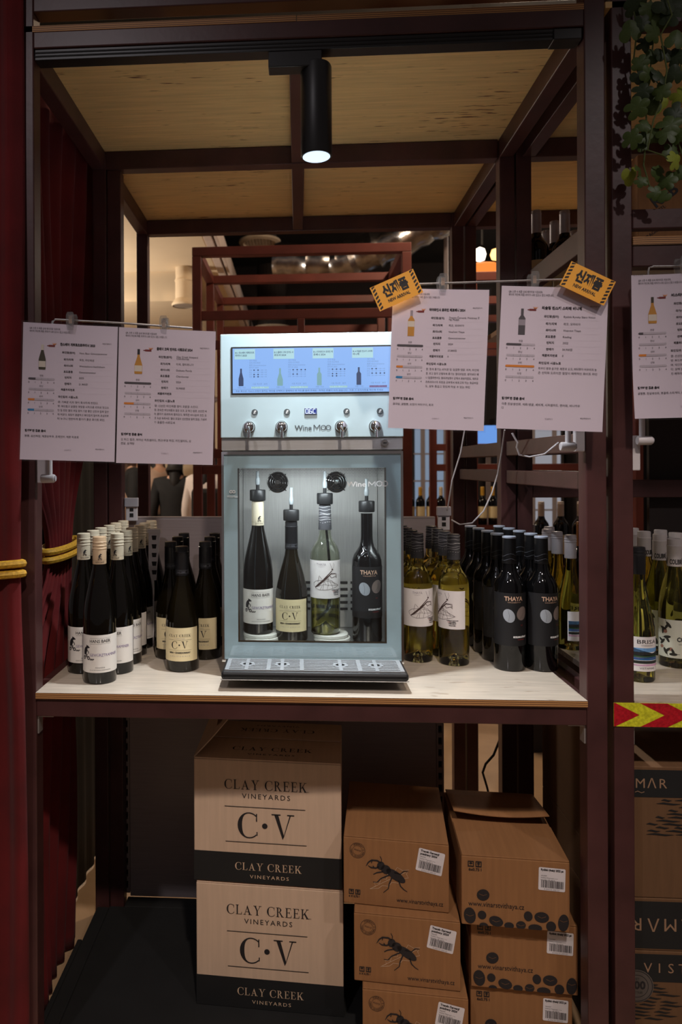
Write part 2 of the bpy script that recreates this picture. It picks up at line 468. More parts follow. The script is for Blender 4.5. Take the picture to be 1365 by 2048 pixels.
# the cream lowered ceiling and wall of the hall, back left
struct('ceiling_lowered', MB().box(-6, -.66, 1.6, 4.25, 3.0, 3.12), CREAM, bevel=.01)
struct('trim_1', MB().box(-.66, -.60, 1.6, 8.7, 2.995, 3.15), mat('white_trim', (214, 196, 186), .5), bevel=.004)
struct('trim_2', MB().box(-.585, -.56, 1.6, 8.7, 3.0, 3.15), mat('white_trim', (214, 196, 186), .5), bevel=.004)
struct('ceiling_lowered_far', MB().box(-6, -.66, 4.45, 8.7, 3.1, 3.2), CREAM)
struct('wall_cream', MB().box(-6, -.95, 7.2, 7.35, 0, 3.1), CREAM)

# ================================================================== DISPLAY FRAME AROUND THE MACHINE
fr = thing('display_frame', 'dark red-brown painted timber display frame around the wine dispenser', 'display frame', (0, 0, 0))
def stick(parent, x0, x1, y0, y1, z0, z1, name='beam', m=FRAME):
    return obj(name, MB().box(x0, x1, y0, y1, z0, z1), m, parent, bevel=.0025)
ZP = 2.368
for (x0, x1, y0, y1, z1) in ((-.630, -.586, 0, .043, 2.60), (.611, .654, 0, .043, 2.60), (-.630, -.588, .600, .643, ZP-.001),
                             (-.585, -.543, .605, .648, ZP-.058), (.601, .645, .600, .643, ZP-.001), (-.634, -.590, 1.215, 1.258, ZP-.001), (.592, .636, 1.215, 1.258, ZP-.001)):
    stick(fr, x0, x1, y0, y1, 0, z1, 'post')
stick(fr, -.586, .611, 0, .040, 2.331, ZP)                    # front top beam
stick(fr, -.586, .611, 0, .040, 2.412, 2.455)                 # header above it
stick(fr, -.588, .597, .602, .642, ZP-.057, ZP-.001)          # middle cross beam
stick(fr, -.590, .592, 1.217, 1.257, ZP-.057, ZP-.001)        # rear cross beam
for (ya, yb) in ((.0435, .6), (.6435, 1.2145)):
    stick(fr, -.630, -.590, ya, yb, ZP-.057, ZP-.001); stick(fr, .600, .640, ya, yb, ZP-.057, ZP-.001)
stick(fr, -.017, .022, .041, .6015, ZP-.054, ZP-.001)
stick(fr, -.017, .022, .6425, 1.2165, ZP-.054, ZP-.001)
stick(fr, -.586, .611, .0, .040, .842, .8825)                 # front shelf beam
stick(fr, -.624, -.590, .0435, .5995, .842, .8825); stick(fr, .613, .64, .0435, .5995, .842, .8825)
for (ya, yb) in ((.0435, .5995), (.6435, 1.2145)):            # the two low rails on the right side
    stick(fr, .614, .636, ya, yb, 1.424, 1.467, 'rail'); stick(fr, .614, .636, ya, yb, 1.343, 1.382, 'rail')
for (x0, x1) in ((-.632, -.001), (.001, .654)):
    p = obj('ceiling_panel', MB().box(x0, x1, 0 if x0 < -.5 else .001, 1.26, ZP, ZP+.013), PLY, fr, 'birch plywood ceiling board with light layered edge')
    p.data.materials.append(EDGE)
    for f in p.data.polygons:
        if abs(f.normal.z) < .5: f.material_index = 1
BRK = mat('bright_zinc', (206, 200, 196), .35, .7)
def bracket(parent, x, z, s):
    b = MB(); b.box(x, x+s*.036, .008, .032, z-.003, z); b.box(min(x, x+s*.003), max(x, x+s*.003), .008, .032, z-.040, z-.003)
    obj('angle_bracket', b, BRK, parent, 'small bright zinc angle bracket')
bracket(fr, -.586, .8415, 1); bracket(fr, .611, .8415, -1)

sb = obj('shelf_board', MB().box(-.5855, .6105, -.006, .640, .883, .897), PLYTOP)
tag(sb, 'pale glossy plywood shelf board carrying the dispenser and bottles', 'shelf')
sb.data.materials.append(EDGE)
for f in sb.data.polygons:
    if abs(f.normal.z) < .5: f.material_index = 1
sb.location.z = .0
# notches: the board lies between the posts, so keep it clear of them
me = sb.data
for v in me.vertices:
    if v.co.y > .5: v.co.y = .596
# loose sheets on top of the frame
cr = MB()
rr = random.Random(3)
pts = [[(.05*i+rr.uniform(-.02, .02), .05*j+rr.uniform(-.02, .02), rr.uniform(.0, .035)) for i in range(14)] for j in range(5)]
cr.v = [p for r in pts for p in r]; cr.f = [(j*14+i, j*14+i+1, j*14+i+15, j*14+i+14) for j in range(4) for i in range(13)]
o = obj('plastic_sheet', cr, mat('grey_plastic_sheet', (120, 112, 116), .3, var=.4), smooth=False, solid=.002)
o.location = (.0, .12, ZP+.0145); tag(o, 'crumpled grey plastic sheet lying on top of the display frame', 'plastic sheet')
o = obj('flat_carton', MB().box(-.42, -.30, .03, .22, ZP+.0135, ZP+.024), mat('pale_carton', (190, 176, 160), .8), bevel=.001)
tag(o, 'small pale flat packet on the left of the frame top', 'packet')

# ------------------------------------------------------------------ track and spotlight
tr = thing('light_track', 'black lighting track under the front top beam', 'light track', (0, .004, 2.3305))
obj('rail', MB().box(-.584, .608, 0, .033, -.024, -.0005), BLACK, tr, bevel=.001)
for z in (-.008, -.016):
    obj('groove', MB().box(-.584, .608, -.0012, .0, z-.0016, z+.0016), MATBLACK, tr)
obj('end_feed', MB().box(.548, .607, -.004, .0345, -.0255, -.002), BLACK, tr, 'black end feed cap', bevel=.002)
LX, LY = .043, .034
sp = thing('track_spotlight', 'black cylinder spotlight hanging from the track above the dispenser', 'spotlight', (LX, LY, 2.085))
obj('housing', MB().lathe([(.0335, 0), (.0345, .002), (.0345, .196), (.033, .200), (.012, .2005)], 32), BLACK, sp, smooth=True)
obj('adapter_box', MB().box(-.105, .012, -.031, .004, .186, .2205), BLACK, sp, bevel=.002)
obj('arm', MB().box(-.012, .012, -.012, .012, .2, .2155), BLACK, sp, bevel=.002)
gl = bpy.data.materials.new('cool_lamp_glow'); gl.use_nodes = True
pb = gl.node_tree.nodes['Principled BSDF']; pb.inputs['Emission Color'].default_value = (.62, .80, 1, 1); pb.inputs['Emission Strength'].default_value = 1.1
obj('lens', MB().lathe([(.0305, -.0005), (.0305, .0015)], 28), gl, sp)
lamp('spot_beam', 'SPOT', (0, 0, -.004), (.0, .06, -1), 74, (.90, .95, 1.0), .022, 108, .8, parent=sp)

# ------------------------------------------------------------------ curtains
def curtain(name, label, axis, c0, span, z0, z1, tie_c, tie_w, tie_z, low_c, low_w, amp, n, ph=0., top_c=None):
    top_c = c0 if top_c is None else top_c
    def fn(u, v):
        z = z0+(z1-z0)*v
        t = max(0, 1-abs(z-tie_z)/(.42 if z > tie_z else .30))
        t = t*t*(3-2*t)
        far_c, far_w = (top_c, span) if z > tie_z else (low_c, low_w)
        wv = far_w*(1-t)+tie_w*t; cc = far_c*(1-t)+tie_c*t
        a = amp*(1-.45*t)*(1+.25*sin(5*u+3*v))
        s = cc+(u-.5)*wv
        d = a*sin(2*pi*n*u+ph+.6*sin(3*v+4*u))+.012*sin(9*v+7*u)*(1-t)
        return (d, s, z) if axis == 'y' else (s, d, z)
    m = MB().grid(fn, n*12, 60)
    return m
ct = thing('curtain', 'dark red velvet curtain tied with gold cord inside the left side of the frame', 'curtain', (-.668, 0, 0))
obj('drape', curtain('', '', 'y', .385, .69, .008, 2.54, .40, .20, 1.168, .285, .45, .0145, 8), VELVET, ct, smooth=True, solid=.0015)
rp = MB()
for dz in (-.011, .011):
    rp.tube([(.034*cos(a)+.004, .40+.118*sin(a), 1.168+dz+.006*sin(a)) for a in [2*pi*k/30 for k in range(30)]], .010, 8, True)
obj('tie_cord', rp, ROPE, ct, 'gold tie-back cord wrapped twice', smooth=True)
ct2 = thing('curtain', 'dark red velvet curtain with gold cord at the far left edge outside the frame', 'curtain', (0, -.028, 0))
obj('drape', curtain('', '', 'x', -.812, .415, .02, 2.62, -.795, .37, 1.165, -.78, .36, .012, 6, 1.), VELVET, ct2, smooth=True, solid=.0015)
rp = MB()
for dz in (-.011, .011):
    rp.tube([(-.795+.192*cos(a), -.002+.024*sin(a), 1.165+dz+.012*cos(a)) for a in [2*pi*k/30 for k in range(30)]], .009, 8, True)
obj('tie_cord', rp, ROPE, ct2, 'gold tie-back cord wrapped twice', smooth=True)

# ------------------------------------------------------------------ gondola in the middle of the frame
gd = thing('gondola_shelving', 'grey steel gondola with slotted uprights standing behind the bottles', 'shelving', (0, .650, 0))
obj('back_panel', MB().box(-.533, .417, 0, .02, .0505, 1.234), GREY, gd, 'grey linen-textured back panel', bevel=.001)
obj('top_cap', MB().box(-.533, .417, -.001, .021, 1.2342, 1.240), GREYUP, gd, bevel=.001)
for x0 in (-.556, .418):
    u = MB(); x1 = x0+.022; t = .0055
    u.box(x0, x0+t, 0, .03, .06, 1.18); u.box(x1-t, x1, 0, .03, .06, 1.18)
    z = .075
    u.box(x0+t, x1-t, 0, .012, .06, z)
    while z < 1.17:
        u.box(x0+t, x1-t, 0, .012, z+.022, min(z+.036, 1.18)); z += .036
    o = obj('slotted_upright', u, GREYUP, gd, 'pale grey upright with a column of slots', bevel=.0)
    obj('slot_backing', MB().box(x0+t, x1-t, .012, .028, .06, 1.18), MATBLACK, gd)
dk = obj('base_deck', MB().box(-.5845, .60, -.66, -.050, .0, .050).box(-.622, -.585, -.600, -.055, 0, .0499).box(-.636, -.6221, -.600, -.205, 0, .0499).box(-.54, .59, -.050, .0015, 0, .0499), DECKBLACK, bevel=.003); dk.location = (0, .648, 0); tag(dk, 'low black base deck under the cartons inside the frame', 'deck')
bc = thing('dark_sheet', 'black sheet added to darken the gap at the left behind the red curtain', 'cloth', (-.728, 0, 0))  # dark sheet added to fill the dark gap beside the middle post
g = MB().grid(lambda u, v: (.006*sin(40*u+4*v), .40+.60*u, .006+2.3*v), 40, 10); g.flat = 1
obj('panel', g, MATBLACK, bc, smooth=True, solid=.002)
# white tag holders on the uprights
def tag_holder(x, z, label, w=.036):
    t = thing('label_clip', label, 'label clip', (x, .640, z))
    obj('plate', MB().box(-w/2, w/2, -.006, .004, 0, .062), WHITEPL, t, bevel=.002)
    obj('head', MB().box(-w/2-.003, w/2+.003, -.012, .004, .044, .072), mat('grey_plastic', (176, 172, 178), .4), t, bevel=.002)
    obj('slot', MB().box(-.006, .006, -.0068, -.006, .012, .024), MATBLACK, t)
    obj('slot', MB().box(-.006, .006, -.0068, -.006, .03, .04), MATBLACK, t)
    return t
tag_holder(-.520, 1.228, 'grey plastic label clip on the left top of the gondola')
tag_holder(.440, 1.200, 'white plastic label clip with white cable on the right top of the gondola')
# tapering white bracket arm standing behind the pale-capped bottles
br = MB()
br.prism([(-.017, 0), (.004, 0), (.016, .14), (-.017, .14)], 0, .003); br.box(-.019, .018, -.004, .006, .132, .142)
ba = thing('shelf_bracket', 'white slotted shelf bracket behind the clay-labelled bottles', 'bracket', (-.400, .40, .898+.14))
obj('plate', br, WHITEPL, ba)
for k in range(5):
    obj('slot', MB().prism([(-.006, .016+k*.024), (.004, .016+k*.024), (.006, .028+k*.024), (-.008, .028+k*.024)], -.0006, 0), MATBLACK, ba)
ba.location = (-.400, .40, .897)
obj('stem', MB().box(-.017, -.002, 0, .003, 0, .001), WHITEPL, ba)
for c in ba.children:
    if c.name.startswith('plate') or c.name.startswith('slot'):
        for v in c.data.vertices: v.co.z += .185
stm = [c for c in ba.children if c.name.startswith('stem')][0]
for v in stm.data.vertices: v.co.z = .0005 if v.co.z < .0005 else .186
# white cables from the label clips
cb = MB()
cb.tube([at_y(930, 860, .55), at_y(922, 905, .57), at_y(905, 960, .6), at_y(897, 1010, .62), at_y(895, 1019, .625)], .0022, 6)
o = obj('cable', cb, WHITEPL, smooth=True); tag(o, 'thin white cable hanging down into the right label clip', 'cable')
pts = [at_y(904, 1040, .63), at_y(920, 1049, .6), at_y(945, 1046, .58), at_y(968, 1022, .56), at_y(985, 985, .55), at_y(996, 948, .54), at_y(1004, 905, .5), at_y(1010, 860, .42)]
o = obj('cable', MB().tube(pts, .0022, 6), WHITEPL, smooth=True); tag(o, 'thin white cable looping up from the right label clip to the sign', 'cable')
pts = [at_y(1025, 866, .05), at_y(1036, 886, .05), at_y(1034, 895, .06), at_y(1040, 910, .06), at_y(1060, 914, .06), at_y(1090, 908, .05), at_y(1118, 885, .05)]
o = obj('cable', MB().tube(pts, .0022, 6), WHITEPL, smooth=True); tag(o, 'white cable with a cable tie curling below the right pair of signs', 'cable')
pts = [at_y(985, 1425, .9), at_y(1000, 1450, .9), at_y(1000, 1480, .9), at_y(988, 1510, .9), at_y(972, 1528, .9), at_y(966, 1545, .9), at_y(975, 1575, .9), at_y(985, 1620, .9)]
o = obj('cable', MB().tube(pts, .004, 6), MATBLACK, smooth=True); tag(o, 'black power cable hanging below the shelf at the right', 'cable')

# ================================================================== WINE DISPENSER
MX, MY, MZ = .031, .150, .897
wd = thing('wine_dispenser', 'steel four-bottle wine dispenser with a lit screen and glass door', 'wine dispenser', (MX, MY, MZ))
HW, DP, HT = .2145, .345, .814
b = MB()
b.box(-HW, -HW+.030, .006, DP, .032, .560); b.box(HW-.030, HW, .006, DP, .032, .560)
b.box(-HW+.030, HW-.030, .006, DP, .032, .057); b.box(-HW+.030, HW-.030, .006, DP, .500, .560)
b.box(-HW+.030, HW-.030, .262, DP, .057, .500)
obj('cabinet', b, STEEL, wd)
obj('top_housing', MB().box(-HW, HW, .0, DP, .5605, HT), STEEL, wd, bevel=.004)
for x in (-.18, .18):
    for y in (.04, .30):
        obj('foot', MB().lathe([(.014, 0), (.016, .004), (.012, .032)], 16, (x, y, 0)), BLACK, wd, smooth=True)
# door
dr = obj('door', MB().box(-HW, HW, -.016, -.0115, .5286, .5350).box(-HW, HW, -.016, -.0115, .0350, .0414)
         .box(-HW, -HW+.0055, -.016, -.0115, .0414, .5286).box(HW-.0055, HW, -.016, -.0115, .0414, .5286), CHROME, wd, 'bright steel door rim')
wx0, wx1, wz0, wz1 = -.176, .175, .082, .496
b = MB(); a = HW-.0055
b.box(-a, wx0, -.012, .004, .0414, .5286); b.box(wx1, a, -.012, .004, .0414, .5286)
b.box(wx0, wx1, -.012, .004, .0414, wz0); b.box(wx0, wx1, -.012, .004, wz1, .5286)
obj('glass_border', b, FROST, dr, 'frosted grey-blue border')
b = MB(); e = .004
b.box(wx0, wx0+e, -.0128, -.0118, wz0, wz1); b.box(wx1-e, wx1, -.0128, -.0118, wz0, wz1); b.box(wx0+e, wx1-e, -.0128, -.0118, wz0, wz0+e)
obj('window_edge', b, CHROME, dr)
obj('pane', MB().box(-a, a, -.0150, -.0135, .0414, .5286), PANE, dr, 'clear glass pane')
# dotted print along the top of the window
P = Print(flat(-.0152))
for r in range(6):
    n = 96
    for k in range(n):
        x = wx0+.002+(wx1-wx0-.004)*(k+.5*(r % 2))/n; z = wz1-.003-r*.0036; rd = .0013-.00012*r
        P.poly([(x-rd, z), (x, z-rd), (x+rd, z), (x, z+rd)])
P.build('dot_print', INK, dr, 'band of small black dots', kind='stuff')
def logo(P, cx, z, h, k=1.):
    P.text('Wine', cx-.0430*k, z, h*1.36, 'l', bold=.00022*k, width=.0400*k)
    x0 = cx+.0025*k; q = .0019*k
    for a_, b_ in (((x0, z), (x0, z+h)), ((x0, z+h), (x0+.0068*k, z+h*.3)), ((x0+.0068*k, z+h*.3), (x0+.0136*k, z+h)), ((x0+.0136*k, z+h), (x0+.0136*k, z))): P.line([a_, b_], q)
    r = .0062*k
    for s in (-1, 1): P.ring(cx+.0305*k+s*r*.95, z+r*.98, r*.70, r*1.02, 24, ry=.95)
LOGOG = mat('grey_logo', (84, 92, 96), .4)
P = Print(flat(-.0153)); logo(P, .131, .4515, .0125, 1.13); P.build('door_logo', mat('white_logo', (225, 228, 228), .4), dr, 'white maker lettering')
P = Print(flat(-.0153)); P.ring(-.192, .440, .002, .004, 14); P.ring(-.185, .440, .002, .004, 14); P.text('WineMoo', -.1885, .426, .008, 'c', width=.026); P.build('side_mark', mat('white_logo', (225, 228, 228), .4), dr, 'small white mark')
# steel strip, lock, front plate
obj('strip', MB().box(-HW, HW, -.012, -.0005, .5385, .5665), SATIN, wd, 'plain brushed strip', bevel=.001)
lk = obj('lock', MB().lathe([(.0075, -.020), (.0085, -.018), (.0085, -.012)], 20, (.172, 0, .5540), 'y'), CHROME, wd, 'chrome key lock', smooth=True)
obj('keyway', MB().box(.168, .176, -.0206, -.0198, .5526, .5554), BLACK, lk)
pl = obj('front_plate', MB().box(-HW-.001, HW+.001, -.020, -.0012, .5680, HT+.0005), PLATE, wd, 'pale glass front plate', bevel=.0018)
P = Print(flat(-.0206)); logo(P, .0035, .5760+.009, .0125, 1.0); P.build('logo', LOGOG, pl, 'grey maker lettering')
# screen
sx0, sx1, sz0, sz1 = -.186, .187, .674, .780
scr = obj('screen', MB().box(sx0-.0035, sx1+.0035, -.0212, -.0204, sz0-.0035, sz1+.0035), BLACK, wd, 'wide display with black edge')
SM = bpy.data.materials.new('lit_screen'); SM.use_nodes = True
pb = SM.node_tree.nodes['Principled BSDF']; pb.inputs['Base Color'].default_value = (.02, .02, .02, 1); pb.inputs['Roughness'].default_value = .2
pb.inputs['Emission Color'].default_value = (*lin((142, 186, 250)), 1); pb.inputs['Emission Strength'].default_value = .92
obj('picture', MB().box(sx0, sx1, -.0215, -.0212, sz0, sz1), SM, scr, 'blue-white lit picture')
def screen_mat(name, c, s=.8):
    m = bpy.data.materials.new(name); m.use_nodes = True; q = m.node_tree.nodes['Principled BSDF']
    q.inputs['Base Color'].default_value = (.01, .01, .01, 1); q.inputs['Emission Color'].default_value = (*lin(c), 1); q.inputs['Emission Strength'].default_value = s
    return m
SG = screen_mat('screen_pale_green', (172, 216, 226), .95); SD = screen_mat('screen_dark', (34, 60, 104), .8); SMID = screen_mat('screen_mid', (112, 146, 200), .8)
SGR = screen_mat('screen_green', (120, 168, 176), .9); SRED = screen_mat('screen_red', (138, 110, 158), .9); SW = screen_mat('screen_white', (188, 214, 250), 1.0)
y = -.0217
PG = Print(flat(y)); PD = Print(flat(y-.0002)); PM = Print(flat(y-.0001)); PR = Print(flat(y-.0001)); PGR = Print(flat(y-.0002)); PW = Print(flat(y-.0001))
heads = [('B1-1 한스베어 게뷔르츠트', '라미너 2025', '21,900원', (2, 0, 2, 2)), ('B1-2 클레이 크릭 빈야드 샤', '르도네 2024', '20,900원', (4, 0, 2, 0)),
         ('B1-3 타야와인사 트라민 체', '르베니 2024', '27,000원', (4, 0, 2, 2)), ('B1-4 리슬링 린스키 스타레', '비니체', '34,900원', (2, 0, 4, 0))]
shapes = {'flute': [(.13, 0), (.14, .05), (.14, .42), (.05, .78), (.05, 1)], 'burg': [(.15, 0), (.16, .05), (.16, .36), (.05, .72), (.05, 1)], 'bord': [(.13, 0), (.13, .64), (.05, .76), (.05, 1)]}
def bottle_flat(P, kind, x, z, h):
    s = shapes[kind]
    for (r0, h0), (r1, h1) in zip(s, s[1:]): P.poly([(x-r0*h, z+h0*h), (x+r0*h, z+h0*h), (x+r1*h, z+h1*h), (x-r1*h, z+h1*h)])
for k, (t1, t2, pr, bars) in enumerate(heads):
    x = sx0+.0015+k*.0925
    PG.rect(x+.003, x+.052, sz1-.026, sz1-.002)
    PD.text(t1, x+.005, sz1-.0125, .0056, width=.045, bold=.0001); PD.text(t2, x+.005, sz1-.0190, .0056, bold=.0001)
    for i, t in enumerate(('국가 독일', '지역 라인헤센', '품종 Gewurztraminer', '빈티지 2025')): PM.text(t, x+.038, sz1-.031-i*.0055, .0046)
    for i, n in enumerate(bars):
        zz = sz1-.052-i*.0052
        for j in range(4):
            if j < n: PD.ellipse(x+.0495+j*.0095, zz, .0017, .0017)
            else: PM.ring(x+.0495+j*.0095, zz, .0010, .0014, 10)
        PM.rect(x+.0495, x+.0780, zz-.0002, zz+.0002); PM.text(('진함', '탄닌', '산미', '단맛')[i], x+.038, zz-.0014, .0040)
    PM.text('시음 최소량   38개', x+.046, sz0+.0195, .0046); PM.text('레벨 1 이상', x+.010, sz0+.0115, .0042)
    (PR if k == 3 else PG).rect(x+.043, x+.084, sz0+.0105, sz0+.0150); (PD if k == 3 else PGR).text('판매가(원): '+pr, x+.0445, sz0+.0115, .0047)
    kd = ('flute', 'burg', 'bord', 'bord')[k]
    bottle_flat((PD, PGR, PGR, PD)[k], kd, x+.0185, sz0+.0165, .0415)
    PW.rect(x+.0130, x+.0240, sz0+.0185, sz0+.0275) if k < 2 else PW.rect(x+.0140, x+.0230, sz0+.0330, sz0+.0400)
PD.rect(sx0, sx1, sz0+.0085, sz0+.0089)
PD.text('· 주문 확인은 키오스크에서 원하는 와인을 선택하고 결제하신 후 카드를 올려 주세요 · 차액은 환불이 되지 않습니다 · 이용 시 유의사항을 확인해 주세요', sx0+.004, sz0+.0028, .0046, width=.35)
for P_, m_, n_ in ((PG, SG, 'pale_tiles'), (PD, SD, 'dark_lettering'), (PM, SMID, 'fine_lettering'), (PR, SRED, 'red_tile'), (PGR, SGR, 'green_lettering'), (PW, SW, 'white_tiles')):
    P_.build(n_, m_, scr, kind='stuff')
# buttons, digital display, taps
for x in (-.134, -.0575, .0825, .1605):
    bt = obj('button', MB().lathe([(.0070, -.0213), (.0074, -.0207), (.0074, -.0198)], 20, (x, 0, .6285), 'y'), mat('button_grey', (66, 74, 77), .6), wd, 'round grey button')
    P = Print(flat(-.0215)); P.ellipse(x+.001, .6305, .003, .002, .6); P.ellipse(x-.001, .627, .0015, .003, -.4); P.line([(x-.003, .6255), (x+.003, .6265)], .001)
    P.build('hand_mark', mat('white_logo', (225, 228, 228), .4), bt)
dd = obj('digital_display', MB().box(-.0165, .0165-.003, -.0216, -.0200, .6218, .6375), mat('display_rim', (120, 130, 140), .4), wd, 'small digital readout', bevel=.0006)
obj('display_face', MB().box(-.0150, .0120, -.0219, -.0216, .6232, .6361), screen_mat('display_blue', (24, 52, 150), .9), dd)
P = Print(flat(-.0221))
SEG = {'0': 'abcdef', '6': 'acdefg', 'C': 'adef'}
for i, ch in enumerate('06C'):
    x = -.0132+i*.0086; z = .6247; w_ = .0055; h_ = .0100
    L = {'a': [(x, z+h_), (x+w_, z+h_)], 'd': [(x, z), (x+w_, z)], 'g': [(x, z+h_/2), (x+w_, z+h_/2)], 'f': [(x, z+h_/2), (x, z+h_)], 'e': [(x, z), (x, z+h_/2)],
         'b': [(x+w_, z+h_/2), (x+w_, z+h_)], 'c': [(x+w_, z), (x+w_, z+h_/2)]}
    for s_ in SEG[ch]:
        P.line(L[s_], .0015)
P.ellipse(-.0058, .6247, .0009, .0009)
P.build('digits', screen_mat('display_digits', (214, 232, 255), 1.6), dd, 'white digits')
for x in (-.1475, -.0705, .0695, .1490):
    t = obj('tap', MB().lathe([(.0130, -.021), (.0130, -.030), (.0115, -.036), (.006, -.039), (.0005, -.0395)], 28, (x, 0, .5930), 'y'), CHROME, wd, 'chrome tap', smooth=True)
    obj('collar', MB().lathe([(.0145, -.0203), (.0145, -.0235), (.0130, -.0240)], 28, (x, 0, .5930), 'y'), CHROME, t, smooth=True)
    obj('spout', MB().tube([(x, -.034, .594), (x, -.042, .589), (x+.001, -.046, .580), (x+.001, -.047, .5665)], .0042, 12), CHROME, t, smooth=True)
# drip tray
dt = obj('drip_tray', MB().box(-.206, .2095, -.126, -.0165, .0255, .0435), BLACK, wd, 'black drip tray under a steel grate', bevel=.006)
obj('tray_rim', MB().tube([(-.206, -.126, .0262), (.2095, -.126, .0262)], .0011, 6), CHROME, dt)
gt = MB(); ty = .0437
wells = (-.150, -.070, .062, .142)
for i in range(8):
    y0 = -.118+i*.0122
    gt.box(-.198, .2015, y0, y0+.0062, ty, ty+.0025)
for x in (-.198, -.105, -.030, .100, .1925):
    gt.box(x, x+.009, -.119, -.026, ty-.0002, ty+.0029)
for x in wells: gt.box(x-.004, x+.004, -.119, -.026, ty-.0002, ty+.0030)
obj('grate', gt, mat('grate_steel', (196, 200, 204), .38, .7), dt, 'slotted steel grate')
for x in wells:
    obj('well_ring', MB().lathe([(.0105, 0), (.0175, 0), (.0175, .0030), (.0105, .0030), (.0105, 0)], 24, (x, -.072, ty+.0003), cap=False), mat('grate_steel', (196, 200, 204), .38, .7), dt)
    obj('well', MB().lathe([(.0104, 0), (.0104, .0022)], 20, (x, -.072, ty+.0003)), MATBLACK, dt)
# inside
obj('inner_back', MB().box(-HW+.031, HW-.031, .2585, .2615, .058, .4995), mat('inner_steel', (190, 188, 184), .5, .55, var=.08, scale=6, stretch=(60, 2, 2)), wd, 'brushed inner back wall')
vp = MB()
for i in range(5):
    for k in range(6):
        x = -.06+k*.034; z = .105+i*.018
        vp.box(x, x+.026, .2572, .2583, z, z+.0065)
obj('vent_slots', vp, MATBLACK, wd, 'rows of dark vent slots', kind='stuff')
for x in (-.088, .072):
    fg = obj('fan_grille', MB().lathe([(.029, .2560), (.029, .2582)], 28, (x, 0, .4560), 'y'), MATBLACK, wd, 'round fan behind a wire guard')
    ring = MB()
    for r in (.008, .0145, .021, .0275):
        ring.tube([(x+r*cos(a), .2535, .456+r*sin(a)) for a in [2*pi*k/24 for k in range(24)]], .0009, 5, True)
    for k in range(4):
        a = pi/4+k*pi/2; ring.tube([(x+.006*cos(a), .2535, .456+.006*sin(a)), (x+.033*cos(a), .2550, .456+.033*sin(a))], .0011, 5)
    ring.lathe([(.006, .2528), (.006, .2545)], 14, (x, 0, .456), 'y')
    obj('wire_guard', ring, CHROME, fg, smooth=True)
INB = [(-.136, .076), (-.050, .058), (.036, .076), (.142, .058)]      # local x, standing height of the four open bottles
HTOP = [.337, .302, .326, .324]
HOSE = mat('white_hose', (150, 156, 158), .4)
for (x, z), h in zip(INB, HTOP):
    if abs(z-.076) < .001 and h > .33: zt = z+h-.002
    else: zt = z+h
    hd = obj('stopper_head', MB().lathe([(.0195, 0), (.0205, .002), (.0205, .026), (.019, .028)], 28, (x, .122, zt+.001)), BLACK, wd, 'black bottle stopper head', smooth=True)
    obj('stem', MB().lathe([(.0045, .028), (.0045, .044)], 14, (x, .122, zt)), BLACK, hd, smooth=True)
    top = min(.488, zt+.085)
    obj('connector', MB().lathe([(.0050, .042), (.0062, .046), (.0062, .056), (.0042, .060), (.0042, top-zt)], 16, (x, .122, zt)), HOSE, hd, 'white hose connector', smooth=True)
LM = obj('light_strip', MB().box(-.15, .15, .020, .034, .4975, .4998), screen_mat('cool_strip', (224, 236, 255), .25), wd, 'cool light strip at the top inside')
lamp('strip_beam', 'AREA', (0, .020, .4972), (0, .05, .1), 2.3, (.90, .95, 1), .22, parent=wd)
# white discs under two of the bottles
for i, (x, lab) in enumerate(((-.128, 'under the slim bottle inside the dispenser'), (.050, 'under the pale mantis bottle inside the dispenser'))):
    for k, nm in enumerate(('lower', 'upper')):
        c = obj('coaster', MB().lathe([(.0455-.002*k, 0), (.0470-.002*k, .0015), (.0470-.002*k, .0075), (.0455-.002*k, .0090)], 36), mat('cream_coaster', (206, 206, 198), .6, var=.05), smooth=True)
        c.location = (MX+x-.003*k+.002, MY+.122, MZ+.0572+.0092*k); tag(c, f'{nm} of the two thick white discs {lab}', 'coaster')

# ================================================================== BOTTLES
GDARK = mat('dark_brown_glass', (9, 7, 5), .04, var=.15, spec=.6, trans=.0)
GOLIVE = mat('dark_olive_glass', (22, 17, 6), .04, var=.2, spec=.6, trans=.2, ior=1.45)
GBLACK = mat('black_glass', (7, 7, 8), .05, var=.1, spec=.6)
GYEL = mat('pale_wine_glass', (250, 240, 150), .01, var=.03, trans=1., ior=1.40)
GCLEAR = mat('clear_glass', (236, 240, 226), .01, var=.01, trans=1., ior=1.45)
WINE = mat('pale_wine', (214, 204, 92), .02, var=.03, trans=1., ior=1.34)
GGREEN = mat('green_yellow_glass', (196, 192, 92), .02, var=.05, trans=1., ior=1.40)
CREAMCAP = mat('cream_screw_cap', (216, 204, 178), .38, var=.05)
TANCAP = mat('tan_screw_cap', (196, 170, 138), .4, var=.05)
KCAP = mat('black_capsule', (30, 30, 33), .35, var=.1)
KCAP2 = mat('matt_black_capsule', (16, 16, 18), .45, var=.1)
GREYCAP = mat('dark_grey_capsule', (78, 78, 82), .4, var=.08)
SILVER = mat('silver_capsule', (176, 170, 174), .35, .25, var=.08)
BRONZE = mat('bronze_capsule', (150, 104, 66), .35, .6, var=.1)
WCAP = mat('white_capsule', (214, 206, 204), .45, var=.03)
LABW = mat('ivory_label', (226, 220, 212), .6, var=.02)
LABC = mat('cream_label', (224, 208, 164), .6, var=.02)
LABK = mat('black_label', (23, 22, 24), .55, var=.06)
LABM = mat('white_label', (228, 222, 220), .6, var=.02)
VIOLET = mat('violet_ink', (112, 92, 140), .6, var=.04)
SILVERINK = mat('silver_ink', (176, 182, 190), .35, .3, var=.05)
TAUPE = mat('taupe_print', (124, 110, 104), .5, var=.06)
COPPERINK = mat('pale_copper_ink', (214, 176, 150), .4, .2, var=.05)
WHITEINK = mat('white_ink', (228, 228, 228), .5, var=.02)
